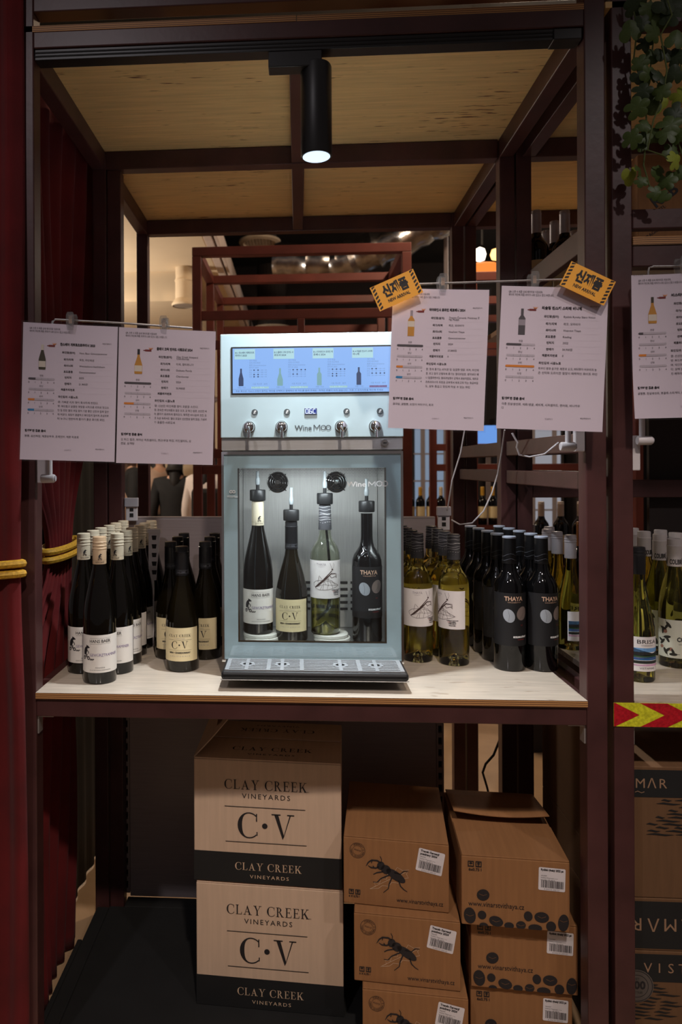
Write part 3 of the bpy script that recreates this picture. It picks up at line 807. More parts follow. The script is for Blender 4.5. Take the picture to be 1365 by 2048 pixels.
REDINK = mat('red_ink', (170, 44, 40), .6, var=.03)

PROF = {
 'flute': [(.0002, .018), (.022, .010), (.032, .0012), (.036, 0), (.0385, .004), (.0385, .140), (.0378, .160), (.0345, .185), (.0285, .212), (.0220, .240), (.0170, .262), (.0150, .278), (.0142, .300)],
 'burg': [(.0002, .022), (.024, .012), (.034, .0012), (.039, 0), (.0412, .004), (.0415, .105), (.0405, .122), (.0365, .145), (.0300, .172), (.0225, .198), (.0175, .216), (.0155, .232), (.0145, .262)],
 'bord': [(.0002, .030), (.020, .016), (.032, .0012), (.0355, 0), (.0378, .004), (.0380, .190), (.0370, .204), (.0330, .217), (.0255, .228), (.0190, .238), (.0160, .250), (.0150, .262), (.0148, .280)],
 'slim': [(.0002, .018), (.020, .010), (.029, .0012), (.032, 0), (.0345, .004), (.0350, .105), (.0340, .125), (.0300, .152), (.0235, .182), (.0180, .205), (.0155, .222), (.0145, .245)],
}
def cap_mesh(r, z0, z1, rings=(), taper=.0, n=28):
    pr = [(r+taper, z0), (r+.0003+taper, z0+.001)]
    for z in rings: pr += [(r+taper*.4+.0002, z-.0016), (r+.0011, z-.0006), (r+.0011, z+.0006), (r+.0002, z+.0016)]
    pr += [(r, z1-.0035), (r-.0002, z1-.001), (r-.0015, z1), (.0005, z1+.0002)]
    return MB().lathe(pr, n, cap=False)
def label_part(root, R, z0, z1, a0, a1, m, name='label', label=None):
    g = MB().grid(lambda u, v: (R*sin(a0+(a1-a0)*u), -R*cos(a0+(a1-a0)*u), z0+(z1-z0)*v), 26, 1)
    g.flat = 1
    return obj(name, g, m, root, label, smooth=True)
def bear(P, x, z, h):
    """a bear riding a small two-wheeled bike, drawn as a silhouette"""
    P.ring(x-.20*h, z+.13*h, .07*h, .13*h, 14); P.ring(x+.20*h, z+.13*h, .07*h, .13*h, 14)
    P.line([(x-.2*h, z+.13*h), (x-.02*h, z+.32*h), (x+.2*h, z+.13*h)], .045*h)
    P.ellipse(x-.07*h, z+.60*h, .15*h, .30*h, -.35); P.ellipse(x+.12*h, z+.88*h, .12*h, .095*h, -.1); P.ellipse(x+.24*h, z+.85*h, .07*h, .045*h)
    P.ellipse(x+.04*h, z+.97*h, .035*h, .035*h)
    P.line([(x+.02*h, z+.72*h), (x+.2*h, z+.55*h), (x+.22*h, z+.42*h)], .06*h); P.line([(x-.1*h, z+.4*h), (x+.08*h, z+.36*h), (x+.0*h, z+.16*h)], .08*h)
def make_flute(label, group, tan=False, opened=False):
    t = thing('wine_bottle', label, 'wine bottle', group=group)
    h = .337
    obj('glass', MB().lathe(PROF['flute']+([(.0142, .331)] if opened else []), 36, cap=True), GDARK, t, smooth=True)
    cm = TANCAP if tan else CREAMCAP
    cp = obj('screw_cap', cap_mesh(.0158, .273, h if not opened else .335, () if opened else (.309, .316, .324)), cm, t, smooth=True)
    P = Print(cyl(.0165))
    for a in (-.052, 0, .052): bear(P, a+.006, .283, .015); P.text('HANS BAER', a+.006-.0, .2765, .0046, 'c', width=.022)
    P.rect(-.05, .05, .2818, .2821, 20); P.build('cap_print', INK, cp, kind='stuff')
    lb = label_part(t, .0388, .027, .1135, radians(-92), radians(112), LABW, label='ivory paper label with black and violet print')
    P = Print(cyl(.0391))
    P.rect(-.0125, .038, .1062, .1065, 12); P.rect(-.0125, .038, .0930, .0933, 12)
    P.text('HANS BAER', -.0125, .0962, .0100, width=.0495, bold=.0001)
    bear(P, -.0235, .0560, .034); P.text('2025', -.0125, .0562, .0042, bold=.0004, space=1.3)
    P.text('FEINHERB', .012, .0372, .0042, 'c', space=1.25); P.text('QUALITÄTSWEIN RHEINHESSEN', .012, .0320, .0032, 'c', space=1.1)
    P.build('lettering', INK, lb)
    P = Print(cyl(.0391)); P.text('GEWÜRZTRAMINER', -.0125, .0645, .0092, width=.0690); P.build('violet_lettering', VIOLET, lb, 'violet lettering')
    return t
def cv_label(fn, x, zb, k):
    """cream vineyard label; k scales it"""
    P = Print(fn)
    P.serif('CLAY CREEK', x, zb+.0590*k, .0066*k, width=.0560*k, weight=1.25)
    P.rect(x-.030*k, x+.030*k, zb+.0515*k, zb+.0519*k, 10); P.rect(x-.030*k, x+.030*k, zb+.0268*k, zb+.0272*k, 10)
    P.serif('C.V', x, zb+.0305*k, .0180*k, width=.0420*k, weight=1.0)
    P.text('2024 • CHARDONNAY', x, zb+.0190*k, .0052*k, 'c', width=.055*k, bold=.0003*k)
    return P
def make_burg(label, group):
    t = thing('wine_bottle', label, 'wine bottle', group=group)
    obj('glass', MB().lathe(PROF['burg'], 36), GOLIVE, t, smooth=True)
    cp = obj('capsule', cap_mesh(.0158, .231, .302, (.288,), .0006), KCAP, t, smooth=True)
    P = Print(cyl(.0168)); P.rect(-.05, .05, .2365, .2369, 20); P.rect(-.05, .05, .2440, .2444, 20)
    for a in (-.03, 0, .03): P.text('CLAY CREEK', a, .2385, .0040, 'c', width=.024)
    P.build('capsule_print', mat('dim_silver_ink', (120, 122, 130), .4), cp, kind='stuff')
    lb = label_part(t, .0418, .027, .108, radians(-69), radians(69), LABC, label='cream paper label')
    cv_label(cyl(.0421), 0, .027, 1.).build('lettering', INK, lb)
    P = Print(cyl(.0421)); P.text('VINEYARDS', 0, .0805, .0036, 'c', space=1.5); P.text('CALIFORNIA', 0, .0378, .0042, 'c', space=1.9, width=.052); P.build('grey_lettering', GREYINK, lb)
    return t
def mantis(P, f):
    """mantis on a leaf; f maps sketch pixels to label coordinates"""
    L = lambda pts, w: P.line([f(*p) for p in pts], w)
    L([(799, 794), (770, 820), (735, 848), (705, 874), (681, 890)], [.0020, .0034, .0050, .0050, .0016])
    L([(742, 836), (800, 778)], .0022); P.ellipse(*f(803, 771), .0026, .0020, -.5)
    L([(805, 770), (791, 745), (786, 727)], .0006); L([(808, 766), (817, 745), (811, 727)], .0006)
    L([(799, 797), (834, 799), (838, 828), (824, 818), (797, 827), (785, 812)], .0013); L([(795, 803), (826, 800), (832, 822)], .0010)
    for l in ([(735, 838), (712, 812), (704, 848)], [(755, 838), (778, 828), (770, 850), (776, 880)], [(765, 835), (800, 845), (820, 868)], [(745, 850), (738, 905)]): L(l, .0007)
    L([(668, 862), (690, 848), (725, 842), (770, 846), (812, 858), (856, 880), (820, 893), (770, 905), (720, 907), (688, 898), (670, 880), (668, 862)], .0008)
    for l in ([(680, 893), (740, 870), (856, 880)], [(720, 905), (735, 872)], [(765, 906), (772, 873)], [(805, 897), (800, 876)], [(700, 850), (722, 878)], [(745, 846), (760, 872)], [(785, 852), (800, 876)], [(815, 862), (828, 878)]): L(l, .0006)
def make_bord(label, group, opened=False):
    t = thing('wine_bottle', label, 'wine bottle', group=group)
    if not opened:
        obj('glass', MB().lathe(PROF['bord'], 40), GYEL, t, smooth=True)
    else:
        pr = PROF['bord']+[(.0148, .318)]
        inner = [(max(r-.0022, .0002), z+(.003 if z < .032 else 0)) for r, z in pr]
        obj('glass', MB().lathe(pr+inner[::-1], 40, cap=False), GCLEAR, t, smooth=True)
        wp = [(max(r-.0023, .0002), z+.0031) for r, z in PROF['bord'][:5]]+[(.0357, .104), (.0002, .104)]
        obj('wine', MB().lathe(wp, 36, cap=False), WINE, t, 'pale yellow wine left in the bottom', smooth=True)
        obj('hose', MB().tube([(.002, 0, .318), (.004, 0, .26), (.010, .0, .19), (.014, 0, .12), (.004, 0, .06), (-.018, -.004, .034)], .0032, 8), MATBLACK, t, 'black dip hose', smooth=True)
    cp = obj('capsule', cap_mesh(.0152, .262, .326, (), .0015), GREYCAP, t, 'grey capsule with white veins', smooth=True)
    P = Print(cyl(.0166)); rr = random.Random(5)
    for k in range(9):
        z = .266+k*.0066; z1 = min(.322, z+rr.uniform(-.004, .006))
        P.line([(-.053+.106*i/16, z+(z1-z)*i/16+.0012*sin(i*1.3+k)) for i in range(17)], .0007)
    P.build('vein_print', WHITEINK, cp, kind='stuff')
    lb = label_part(t, .0383, .092, .187, radians(-95), radians(95), LABM, label='white label with a mantis drawing')
    f = lambda a, b: ((a-757)/2646., .187-(b-712)/2646.)
    P = Print(cyl(.0386)); mantis(P, f)
    P.build('mantis_drawing', mat('umber_ink', (72, 52, 48), .6), lb, kind='stuff')
    P = Print(cyl(.0386)); P.text('THAYA', -.0115, .1745, .0088, 'c', width=.025); P.text('VINAŘSTVÍ', -.0115, .1705, .0026, 'c', space=1.2); P.build('grey_lettering', GREYINK, lb)
    P = Print(cyl(.0386))
    for i, s_ in enumerate(('POZDRAVY Z NP PODYJÍ', 'TRAMÍN', 'ČERVENÝ', 'POZDNÍ SBĚR')): P.text(s_, .030, .1125-i*.0042, .0026 if i in (0, 3) else .0044, 'c', bold=.0002)
    P.build('lettering', INK, lb)
    P = Print(cyl(.0386)); P.text('2024', .022, .1085, .0044, 'c'); P.build('red_lettering', REDINK, lb)
    return t
def make_black(label, group, opened=False):
    t = thing('wine_bottle', label, 'wine bottle', group=group)
    obj('glass', MB().lathe([(r*.995, z) for r, z in PROF['bord']]+([(.0148, .322)] if opened else []), 36), GBLACK, t, smooth=True)
    if not opened:
        cp = obj('capsule', cap_mesh(.0155, .258, .3238, (), .0006), KCAP2, t, smooth=True)
        obj('cap_disc', MB().lathe([(.0160, .3200), (.0164, .3205), (.0164, .3238), (.0155, .3248)], 24), mat('pale_disc', (176, 184, 200), .4, .15), cp, 'pale printed disc')
        P = Print(cyl(.0168)); P.line([(-.05+.1*i/16, .268+.003*sin(i)) for i in range(17)], .0005); P.line([(-.05+.1*i/16, .279+.004*cos(i*.8)) for i in range(17)], .0005)
        P.build('vein_print', mat('dim_silver_ink', (120, 122, 130), .4), cp, kind='stuff')
    lb = label_part(t, .0381, .062, .190, radians(-88), radians(88), LABK, label='matt black label')
    fn = cyl(.0384)
    P = Print(fn); P.text('THAYA', .0, .1715, .0145, 'c', width=.0455, bold=.0004); P.text('VINAŘSTVÍ', .001, .1662, .0036, 'c', width=.0330); P.build('copper_lettering', COPPERINK, lb, 'pale copper lettering')
    P = Print(fn); P.ellipse(-.0120, .1350, .0135, .0170, .45); P.build('silver_stone', SILVERINK, lb)
    P = Print(fn); P.ellipse(.0215, .1405, .0145, .0172, -.45); P.build('taupe_stone', TAUPE, lb)
    P = Print(cyl(.0386)); P.line([(-.0145, .1495), (-.011, .136), (-.0125, .122)], .0004); P.line([(.0285, .153), (.026, .141), (.0155, .128)], .0004); P.build('vein_lines', LABK, lb, kind='stuff')
    P = Print(fn); P.text('RYZLINK RÝNSKÝ', .0175, .0822, .0052, 'c', bold=.0004, width=.039); P.build('lettering', WHITEINK, lb)
    P = Print(fn); P.text('POZDNÍ SBĚR', .0185, .0765, .0030, 'c'); P.text('2022', .0205, .1110, .0034, 'c'); P.build('red_lettering', REDINK, lb)
    return t
def make_brisa(label, group, cap=KCAP):
    t = thing('wine_bottle', label, 'wine bottle', group=group)
    obj('glass', MB().lathe(PROF['slim'], 36), GGREEN, t, smooth=True)
    obj('screw_cap', cap_mesh(.0152, .245, .308, (.290, .297), .0), cap, t, smooth=True)
    lb = label_part(t, .0353, .026, .105, radians(-85), radians(85), LABM, label='white label with bands of hills and water')
    P = Print(cyl(.0356)); P.text('BRISA', .003, .0895, .0130, 'c', width=.046); P.text('CHARDONNAY', .003, .0840, .0036, 'c', space=1.2); P.text('VISTAMAR', .003, .0310, .0062, 'c', width=.036)
    P.line([(-.048, .078), (-.035, .079), (-.012, .074), (.006, .065)], [.0, .0, .0, .0]); P.build('lettering', INK, lb)
    def band(name, rgb, top, bot):
        q = Print(cyl(.0356)); n = 14; pts = []
        for i in range(n+1):
            x = -.050+.1*i/n; pts += [(x, bot(x)), (x, top(x))]
        q.raw(pts, [(2*i, 2*i+2, 2*i+3, 2*i+1) for i in range(n)]); q.build(name, mat(name+'_print', rgb, .6), lb)
    S = sin
    band('sky_band', (112, 162, 214), lambda x: .0795, lambda x: .0705); 
    band('hill_band', (38, 38, 40), lambda x: .0795-.012*max(0, min(1, (x+.03)/.045))+.010*max(0, (x-.018)/.03), lambda x: .0610)
    band('meadow_band', (70, 96, 70), lambda x: .0640+.001*S(90*x), lambda x: .0580)
    band('water_band', (24, 96, 160), lambda x: .0585+.001*S(100*x), lambda x: .0520)
    band('pink_band', (206, 150, 176), lambda x: .0565, lambda x: .0552)
    band('shore_band', (40, 44, 40), lambda x: .0505, lambda x: .0440)
    band('rose_band', (206, 160, 190), lambda x: .0425+.001*S(80*x), lambda x: .0385)
    return t
def make_colibri(label, group):
    t = thing('wine_bottle', label, 'wine bottle', group=group)
    obj('glass', MB().lathe([(r*.96, z*.945) for r, z in PROF['flute']], 36), GGREEN, t, smooth=True)
    cp = obj('capsule', cap_mesh(.0165, .247, .315, (.297,), .0008), WCAP, t, smooth=True)
    P = Print(cyl(.0180))
    for a in (-.038, 0., .038): P.text('COLIBRÍ', a, .2530, .0165, 'c', bold=.0005, width=.031)
    P.build('capsule_print', INK, cp, kind='stuff')
    lb = label_part(t, .0373, .025, .118, radians(-85), radians(85), mat('pale_leaf_label', (206, 206, 190), .6, var=.05), label='pale label with dark birds and leaves')
    P = Print(cyl(.0376)); rr = random.Random(9)
    for x, z in ((-.035, .095), (-.022, .105), (-.038, .062), (-.030, .040), (-.012, .034), (.030, .10), (.036, .070), (.024, .040), (-.026, .075)):
        a = rr.uniform(0, 6); P.ellipse(x, z, .009, .0035, a); P.ellipse(x+.006*cos(a+1.6), z+.006*sin(a+1.6), .008, .003, a+1.9); P.line([(x, z), (x+.014*cos(a), z+.014*sin(a))], .0009)
    P.text('COLIBRÍ', .018, .0660, .0150, 'c', bold=.0006, width=.044); P.text('SAUVIGNON BLANC', .018, .0580, .0040, 'c')
    P.build('bird_drawing', mat('dark_leaf_ink', (46, 44, 38), .6), lb, kind='stuff')
    P = Print(cyl(.0376))
    for x, z in ((-.030, .088), (-.040, .050), (-.018, .046), (.034, .085), (.030, .050)): P.ellipse(x, z, .0050, .0042, .5)
    P.build('flower_print', mat('dusky_flower_print', (156, 110, 92), .6), lb, kind='stuff')
    return t
def make_red(label, group, cap=SILVER):
    t = thing('wine_bottle', label, 'wine bottle', group=group)
    obj('glass', MB().lathe([(r*.98, z*.95) for r, z in PROF['bord']], 28), GBLACK, t, smooth=True)
    obj('capsule', cap_mesh(.0150, .240, .312, (.301,), .0004), cap, t, smooth=True)
    label_part(t, .0376, .055, .150, radians(-85), radians(85), LABC)
    return t
def place(o, X, Y, Z, rz=0.):
    o.location = (X, Y, Z); o.rotation_euler = (0, 0, rz); return o
def file_of(make, spots, label_fn, group, **kw):
    proto = None
    for i, (X, Y, Z, rz) in enumerate(spots):
        o = make(label_fn(i), group, **kw) if proto is None else copy_tree(proto)
        proto = proto or o
        o['label'] = label_fn(i); place(o, X, Y, Z, rz)
    return proto
NTH = ['frontmost', 'second', 'third', 'fourth', 'fifth', 'sixth', 'seventh']
SZ = .8975
# left pile
g = 'cream-capped slim bottles left of the dispenser'
o = make_flute('tan-capped slim dark bottle standing alone in front of the cream-capped pile', g, tan=True); place(o, -.468, .0935, SZ, -.02)
file_of(make_flute, [(-.530, .172, SZ, .10)] +
        [(-.531+.002*(i % 2), .172+.0785*i, SZ, .05*((i*7) % 5-2)) for i in range(1, 6)],
        lambda i: f'{NTH[i]} cream-capped slim dark bottle in the left file beside the red curtain', g)
file_of(make_flute, [(-.446+.003*(i % 2), .172+.0785*i, SZ, (-.45, .5, -.5, .1, -.1, .3)[i]) for i in range(6)],
        lambda i: f'{NTH[i]} cream-capped slim dark bottle in the right file behind the tan-capped bottle', g)
g = 'cream-labelled black-capped bottles left of the dispenser'
o = make_burg('black-capped cream-labelled chardonnay bottle standing in front, nearest the dispenser tray', g); place(o, -.290, .200, SZ, .0)
for i, (X, Y, rz, lab) in enumerate([(-.338, .310, .25, 'cream-labelled black-capped bottle behind the front chardonnay, at its left'), (-.342, .440, .1, 'second black-capped chardonnay back in the left file before the grey panel'),
                                (-.341, .545, .0, 'rearmost black-capped chardonnay of the left file before the grey panel'), (-.247, .312, -.30, 'cream-labelled black-capped bottle between the front chardonnay and the dispenser'),
                                (-.250, .440, .1, 'second black-capped chardonnay back in the file touching the dispenser'), (-.249, .545, .0, 'rearmost black-capped chardonnay of the file touching the dispenser')]):
    c = copy_tree(o); c['label'] = lab; place(c, X, Y, SZ, rz)
# right pile
g = 'pale mantis-labelled bottles right of the dispenser'
TW0 = make_bord('pale yellow bottle turned so its mantis shows at the label edge, front right', g); place(TW0, .392, .278, SZ, radians(-62))
for i in range(3):
    c = copy_tree(TW0); c['label'] = f'{NTH[i+1]} pale yellow bottle from the front in the file behind the side-turned mantis label'; place(c, .386-.003*i, .360+.0775*i, SZ, (.25, -.3, .1)[i])
for i in range(4):
    c = copy_tree(TW0); c['label'] = f'{NTH[i]} pale yellow mantis bottle in the file beside the dispenser wall'; place(c, .306-.002*i, .306+.0785*i, SZ, (.12, .3, -.2, .0)[i])
g = 'black riesling bottles right of the dispenser'
TB0 = make_black('frontmost black bottle with two pale stones in the left black file', g); place(TB0, .519, .238, SZ, .0)
for i in range(1, 5):
    c = copy_tree(TB0); c['label'] = f'{NTH[i]} black stone-labelled bottle from the front in the left black file'; place(c, .515-.004*i, .238+.0775*i, SZ, (0, .15, .2, -.1, .1)[i])
for i in range(5):
    c = copy_tree(TB0); c['label'] = f'{NTH[i]} black stone-labelled bottle in the right black file by the corner post'; place(c, .5965-.0052*max(0, i-1), .238+.0775*i, SZ, (.28, .2, -.1, .1, 0)[i])
# the four open bottles in the dispenser
g = 'open bottles inside the dispenser'
o = make_flute('open slim dark bottle leftmost inside the dispenser on white discs', g, opened=True); place(o, MX+INB[0][0], MY+.122, MZ+INB[0][1], -.05)
o = make_burg('open dark chardonnay bottle second from left inside the dispenser', g); place(o, MX+INB[1][0], MY+.122, MZ+.0575, -.10)
o = make_bord('open clear mantis bottle with little wine left inside the dispenser', g, opened=True); place(o, MX+INB[2][0], MY+.122, MZ+INB[2][1], .0)
o = make_black('open black stone-labelled bottle rightmost inside the dispenser', g, opened=True); place(o, MX+INB[3][0], MY+.122, MZ+.0575, .05)
# the neighbouring bay on the right
g = 'screw-capped bottles on the right-hand shelf'
NB0 = make_brisa('front screw-capped bottle with hill and water label at the right edge', g); place(NB0, .792, .160, SZ, .05)
c = copy_tree(NB0); c['label'] = 'hill-labelled bottle half hidden by the right post, left of the front one'; place(c, .719, .185, SZ, .2)
VS0 = make_brisa('grey-capped hill-labelled bottle nearest the corner post, seen behind the black bottles', g, cap=SILVER); place(VS0, .742, .440, SZ, .9)
for i, (X, Y, lab) in enumerate([(.742, .540, 'grey-capped bottle second behind the black bottles through the side rails'), (.742, .620, 'grey-capped bottle third behind the black bottles through the side rails'),
                                 (.775, .700, 'grey-capped bottle fourth behind the black bottles through the side rails'), (.745, .790, 'rearmost grey-capped bottle behind the black bottles by the middle post')]):
    c = copy_tree(VS0); c['label'] = lab; place(c, X, Y, SZ, .8)
BZ0 = make_red('bronze-capped bottle behind the grey caps, left one', 'bronze-capped bottles on the right-hand shelf', BRONZE); place(BZ0, .835, .60, SZ+.02, 0)
c = copy_tree(BZ0); c['label'] = 'bronze-capped bottle behind the grey caps, right one'; place(c, .835, .48, SZ+.02, 0)
g = 'white-capped bottles on the right-hand shelf'
labs = ['white-capped bird-labelled bottle in front at the right picture edge', 'white-capped bird-labelled bottle second behind the hill-labelled bottle', 'white-capped bottle behind the second bird label, right of the post',
        'white-capped bottle cut by the picture edge behind the front bird label', 'white-capped bottle straight behind the front hill-labelled bottle', 'white-capped bottle half hidden by the right post']
CO0 = make_colibri(labs[0], g)
for i, (px, py, rz) in enumerate([(1350, 1077, -.25), (1320, 1068, -.35), (1322, 1059.5, 0), (1352, 1063.5, .2), (1289, 1064, .4), (1266, 1059, .1)]):
    q = at_z(px, py, SZ+.315); q = at_y(px, py, {1289: .478, 1352: .438, 1266: .578}.get(px, q.y)); c = CO0 if i == 0 else copy_tree(CO0); c['label'] = labs[i]; place(c, q.x, q.y, SZ, rz)

# ================================================================== SIGNS
def frame_from(tl, tr, bl):
    x = (tr-tl); W = x.length; x.normalize(); z = (tl-bl); z = z-x*z.dot(x); H = z.length; z.normalize(); y = z.cross(x)
    m = Matrix((x, y, z)).transposed().to_4x4(); m.translation = bl
    return m, W, H
LABELS7 = ('와인명(원어)', '국가/지역', '와이너리', '포도품종', '빈티지', '판매가', '제품위치번호')
def sheet(label, tl, tr, bl, title, vals, bars, notes, food, btl, wav=.003, loc0='', date=None):
    m, W, H = frame_from(tl, tr, bl)
    t = thing('price_sheet', label, 'sign', mw=m, group='laminated wine sheets on wire holders')
    fn = lambda a, b: wav*sin(pi*a/W)*1.2+wav*.8*sin(4.2*b/H+1.3*a/W)-.001
    X = lambda zx: (zx-700)/605*W
    Z = lambda zy: H-(zy-115)/825*H
    mg = .0035
    g = MB().grid(lambda u, v: (mg+(W-2*mg)*u, fn(mg+(W-2*mg)*u, mg+(H-2*mg)*v), mg+(H-2*mg)*v), 12, 16)
    obj('paper', g, PAPER, t, smooth=True)
    g = MB().grid(lambda u, v: (W*u, fn(W*u, H*v)-.0010, H*v), 12, 16)
    obj('laminate', g, FILM, t, 'clear glossy plastic film', smooth=True)
    B = bent(fn, -.0005); s = W/.21
    P = Print(B); G = Print(B); O = Print(B); Bl = Print(B); D = Print(B); M_ = Print(B)
    if date: P.text(date, X(722), Z(128), .0034*s)
    P.text('QR 스캔 시 제품 상세 페이지로 이동되며,', X(750), Z(161), .0052*s, width=.192/.605*W*.98)
    P.text('페이지 하단에 제품 위치가 나와 있으니 참고 바랍니다.', X(750), Z(178), .0052*s, width=.250/.605*W)
    P.text('배송주문하기', X(1228), Z(234), .0036*s, 'c')
    P.text(title, X(938), Z(250), .0068*s, bold=.00025, width=.217/.605*W)
    for i, (lb, v) in enumerate(zip(LABELS7, vals)):
        z = (296, 337, 373, 409, 443, 480, 515)[i]
        P.text(lb, X(991), Z(z), .0054*s, 'c', bold=.00012)
        if isinstance(v, tuple): P.text(v[0], X(1059), Z(z-4), .0054*s); P.text(v[1], X(1059), Z(z+7), .0054*s)
        elif v: P.text(v, X(1059), Z(z), .0054*s)
        G.rect(X(925), X(1265), Z(z+13)-.00008, Z(z+13)+.00008)
    for i, (nm, n, tgt) in enumerate(zip(('진함', '탄닌', '산미', '단맛'), bars, (D, D, O, Bl))):
        z0 = 452+i*61
        P.text(nm, X(828), Z(z0-15), .0044*s, 'c')
        if n < 4:
            G.rect(X(752), X(906), Z(z0+6), Z(z0-6)); G.ellipse(X(903), Z(z0), .0021*s, .0021*s)
        if n:
            tgt.ellipse(X(754), Z(z0), .0022*s, .0022*s); tgt.rect(X(754), X(752+38.5*n-(3 if n == 4 else 0)), Z(z0+6.2), Z(z0-6.2)); tgt.ellipse(X(752+38.5*n-3), Z(z0), .0022*s, .0022*s)
        for k in range(1, 4):
            if not (n and k < n): P.rect(X(752+38.5*k)-.00012, X(752+38.5*k)+.00012, Z(z0+6), Z(z0-6))
        for k in range(5): P.text(str(k), X(752+38*k), Z(z0+25), .0050*s, 'c')
    P.text('와인킹의 시음노트', X(932), Z(558), .0056*s, bold=.0001)
    for i, ln in enumerate(notes): P.text(ln, X(932), Z(589+i*24.6), .0056*s, width=(len(ln) > 26) and .318/.605*W or None)
    P.text('함께하면 좋은 음식', X(735), Z(763), .0056*s, bold=.00025)
    for i, ln in enumerate(food): P.text(ln, X(735), Z(795+i*23), .0056*s)
    P.text('배송주문하기', X(1200), Z(862), .0036*s, 'c')
    G2 = Print(B); G2.text('인쇄하기', X(1000), Z(872), .0042*s, 'c')
    # little red bottle mark with a splash
    M_.rect(X(868), X(906), Z(261), Z(250)); M_.rect(X(858), X(870), Z(258), Z(253))
    for a in (-.5, -.1, .3, .7): O.poly([(X(898+8*sin(a)), Z(248)), (X(904+8*sin(a)), Z(248)), (X(901+26*sin(a)), Z(236))])
    # printed bottle picture
    kd, cb, cc, cl = btl
    PB = Print(B); PC = Print(B); PL = Print(B)
    h = (397-250)/825*H
    bottle_flat(PB, kd, X(830), Z(397), h*.98)
    PC.rect(X(830)-.05*h, X(830)+.05*h, Z(397)+h*.78, Z(397)+h)
    if cl: PL.rect(X(830)-(.13 if kd != 'burg' else .15)*h, X(830)+(.13 if kd != 'burg' else .15)*h, Z(397)+h*.10, Z(397)+h*.34) if kd != 'bord' else PL.rect(X(830)-.125*h, X(830)+.125*h, Z(397)+h*.36, Z(397)+h*.58)
    PB.build('bottle_picture', cb, t); PC.fn = bent(fn, -.0006); PC.v = [(a, b-.0001, c) for a, b, c in PC.v]; PC.build('bottle_picture_cap', cc, t)
    if cl: PL.v = [(a, b-.0001, c) for a, b, c in PL.v]; PL.build('bottle_picture_label', cl, t)
    P.v = [(a, b-.0002, c) for a, b, c in P.v]
    for q in (O, Bl, D): q.v = [(a, b-.0001, c) for a, b, c in q.v]
    for P_, m_, n_ in ((P, INK, 'lettering'), (G, PALEINK, 'scale_bars'), (G2, GREYINK, 'grey_lettering'), (O, ORANGE, 'orange_bar'), (Bl, BLUE, 'blue_bar'), (D, BARDARK, 'charcoal_bar'), (M_, MAROON, 'bottle_mark')):
        if P_.v: P_.build(n_, m_, t, kind='stuff')
    return t
A = at_y
YL = lambda px: -.088+.075*(px-42)/390
sheet('leftmost laminated wine sheet with a green bottle picture and a blue bar', A(42, 641, YL(42)), A(238, 651, YL(238)), A(36, 922, YL(36)),
      '한스베어 게뷔르츠트라미너 2025', ('Hans Baer Gewurztraminer', '독일, 라인헤센', 'Weinkellerei Hechtsheim', 'Gewurztraminer', '2025', '21,900원', ''), (2, 0, 2, 2),
      ('향: 가벼운 리치 향이 화사하게 번진다.', '맛: 부드럽고 달콤한 첫맛을 시작으로 리치와 망고스', '틴 등 진한 열대 과일 향이 기분 좋은 단맛과 함께 입안', '에 머문다. 뒷맛이 깔끔하고 부드럽게 떨어져 초심자부', '터 누구나 편안하게 즐기기 좋은 화이트 와인.'),
      ('짬뽕, 삼선짜장, 해물순두부, 훈제연어, 레몬 타르트',), ('flute', OLIVEPRINT, CREAMP, CREAMP))
sheet('laminated wine sheet second from the left with a golden bottle picture', A(231, 651, YL(231)-.006), A(431, 660, YL(431)-.006), A(229, 929, YL(229)-.006),
      '클레이 크릭 빈야드 샤르도네 2024', (('Clay Creek Vineyard', 'Chardonnay'), '미국, 캘리포니아', 'Delicato Family', 'Chardonnay', '2024', '20,900원', ''), (4, 0, 2, 0),
      ('향: 신선한 파인애플 향이 코끝을 스친다.', '맛: 완숙한 파인애플과 짙은 오크, 갓 튀긴 팝콘, 신선한 버', '터 풍미가 화려하게 펼쳐진다. 묵직한 바디감과 진한 오', '크 숙성 속에서도 열대 과일의 신선함을 잃지 않은, 가성비', '가 훌륭한 샤르도네.'),
      ('갓 튀긴 팝콘, 파머산 치즈샐러드, 연근/우엉 튀김, 치킨샐러드, 삼', '겹살, 삼계탕'), ('burg', GOLDGLASS, INK, CREAMP), wav=.002)
sheet('laminated wine sheet overlapping the dispenser with a blue bar and pale bottle picture', A(783, 573, -.062), A(982, 577, -.062), A(773, 859, -.062),
      '타야와인사 트라민 체르베니 2024', (('Tramin Červený, Pozdravy Z', 'Np Podyjí'), '체코, 모라비아', 'Vinařství Thaya', 'Gewurztraminer', '2024', '27,000원', '0'), (4, 0, 2, 2),
      ('향: 짙게 풍기는 리치향 맛: 달콤한 첫맛. 리치, 파인애', '플, 망고 등의 강렬하게 풍기는 열대과일향. 생각보다 꽤', '나 달콤하면서도 열대과일향이 강해서 초보자들도, 게뷔르', '츠트라미너의 특징을 공부해서 배우고자 하는 중급자들', '도, 모두 즐겁고 맛있게 마실 수 있는 와인'),
      ('굴국밥, 굴짬뽕, 오징어 버터구이, 회과',), ('bord', GOLDGLASS, GREYINK, CREAMP))
sheet('laminated wine sheet with black bottle picture and a full orange bar', A(983, 568, -.076), A(1203, 573, -.076), A(989, 860, -.076),
      '리슬링 린스키 스타레 비니체', ('Ryzlink Rynsky Stare Vinice', '체코, 모라비아', 'Vinarstvi Thaya', 'Riesling', '2022', '34,900원', '0'), (2, 0, 4, 0),
      ('파우더 향과 살구향, 레몬과 오크, 버터향이 어우러져 높', '은 산미와 드라이한 뒷맛이 매력적인 화이트 와인'),
      ('각종 흰살생선회, 석화/생굴, 세비체, 시저샐러드, 연어회, 비나카우', '다'), ('bord', BARDARK, BARDARK, GREYINK), wav=.0015)
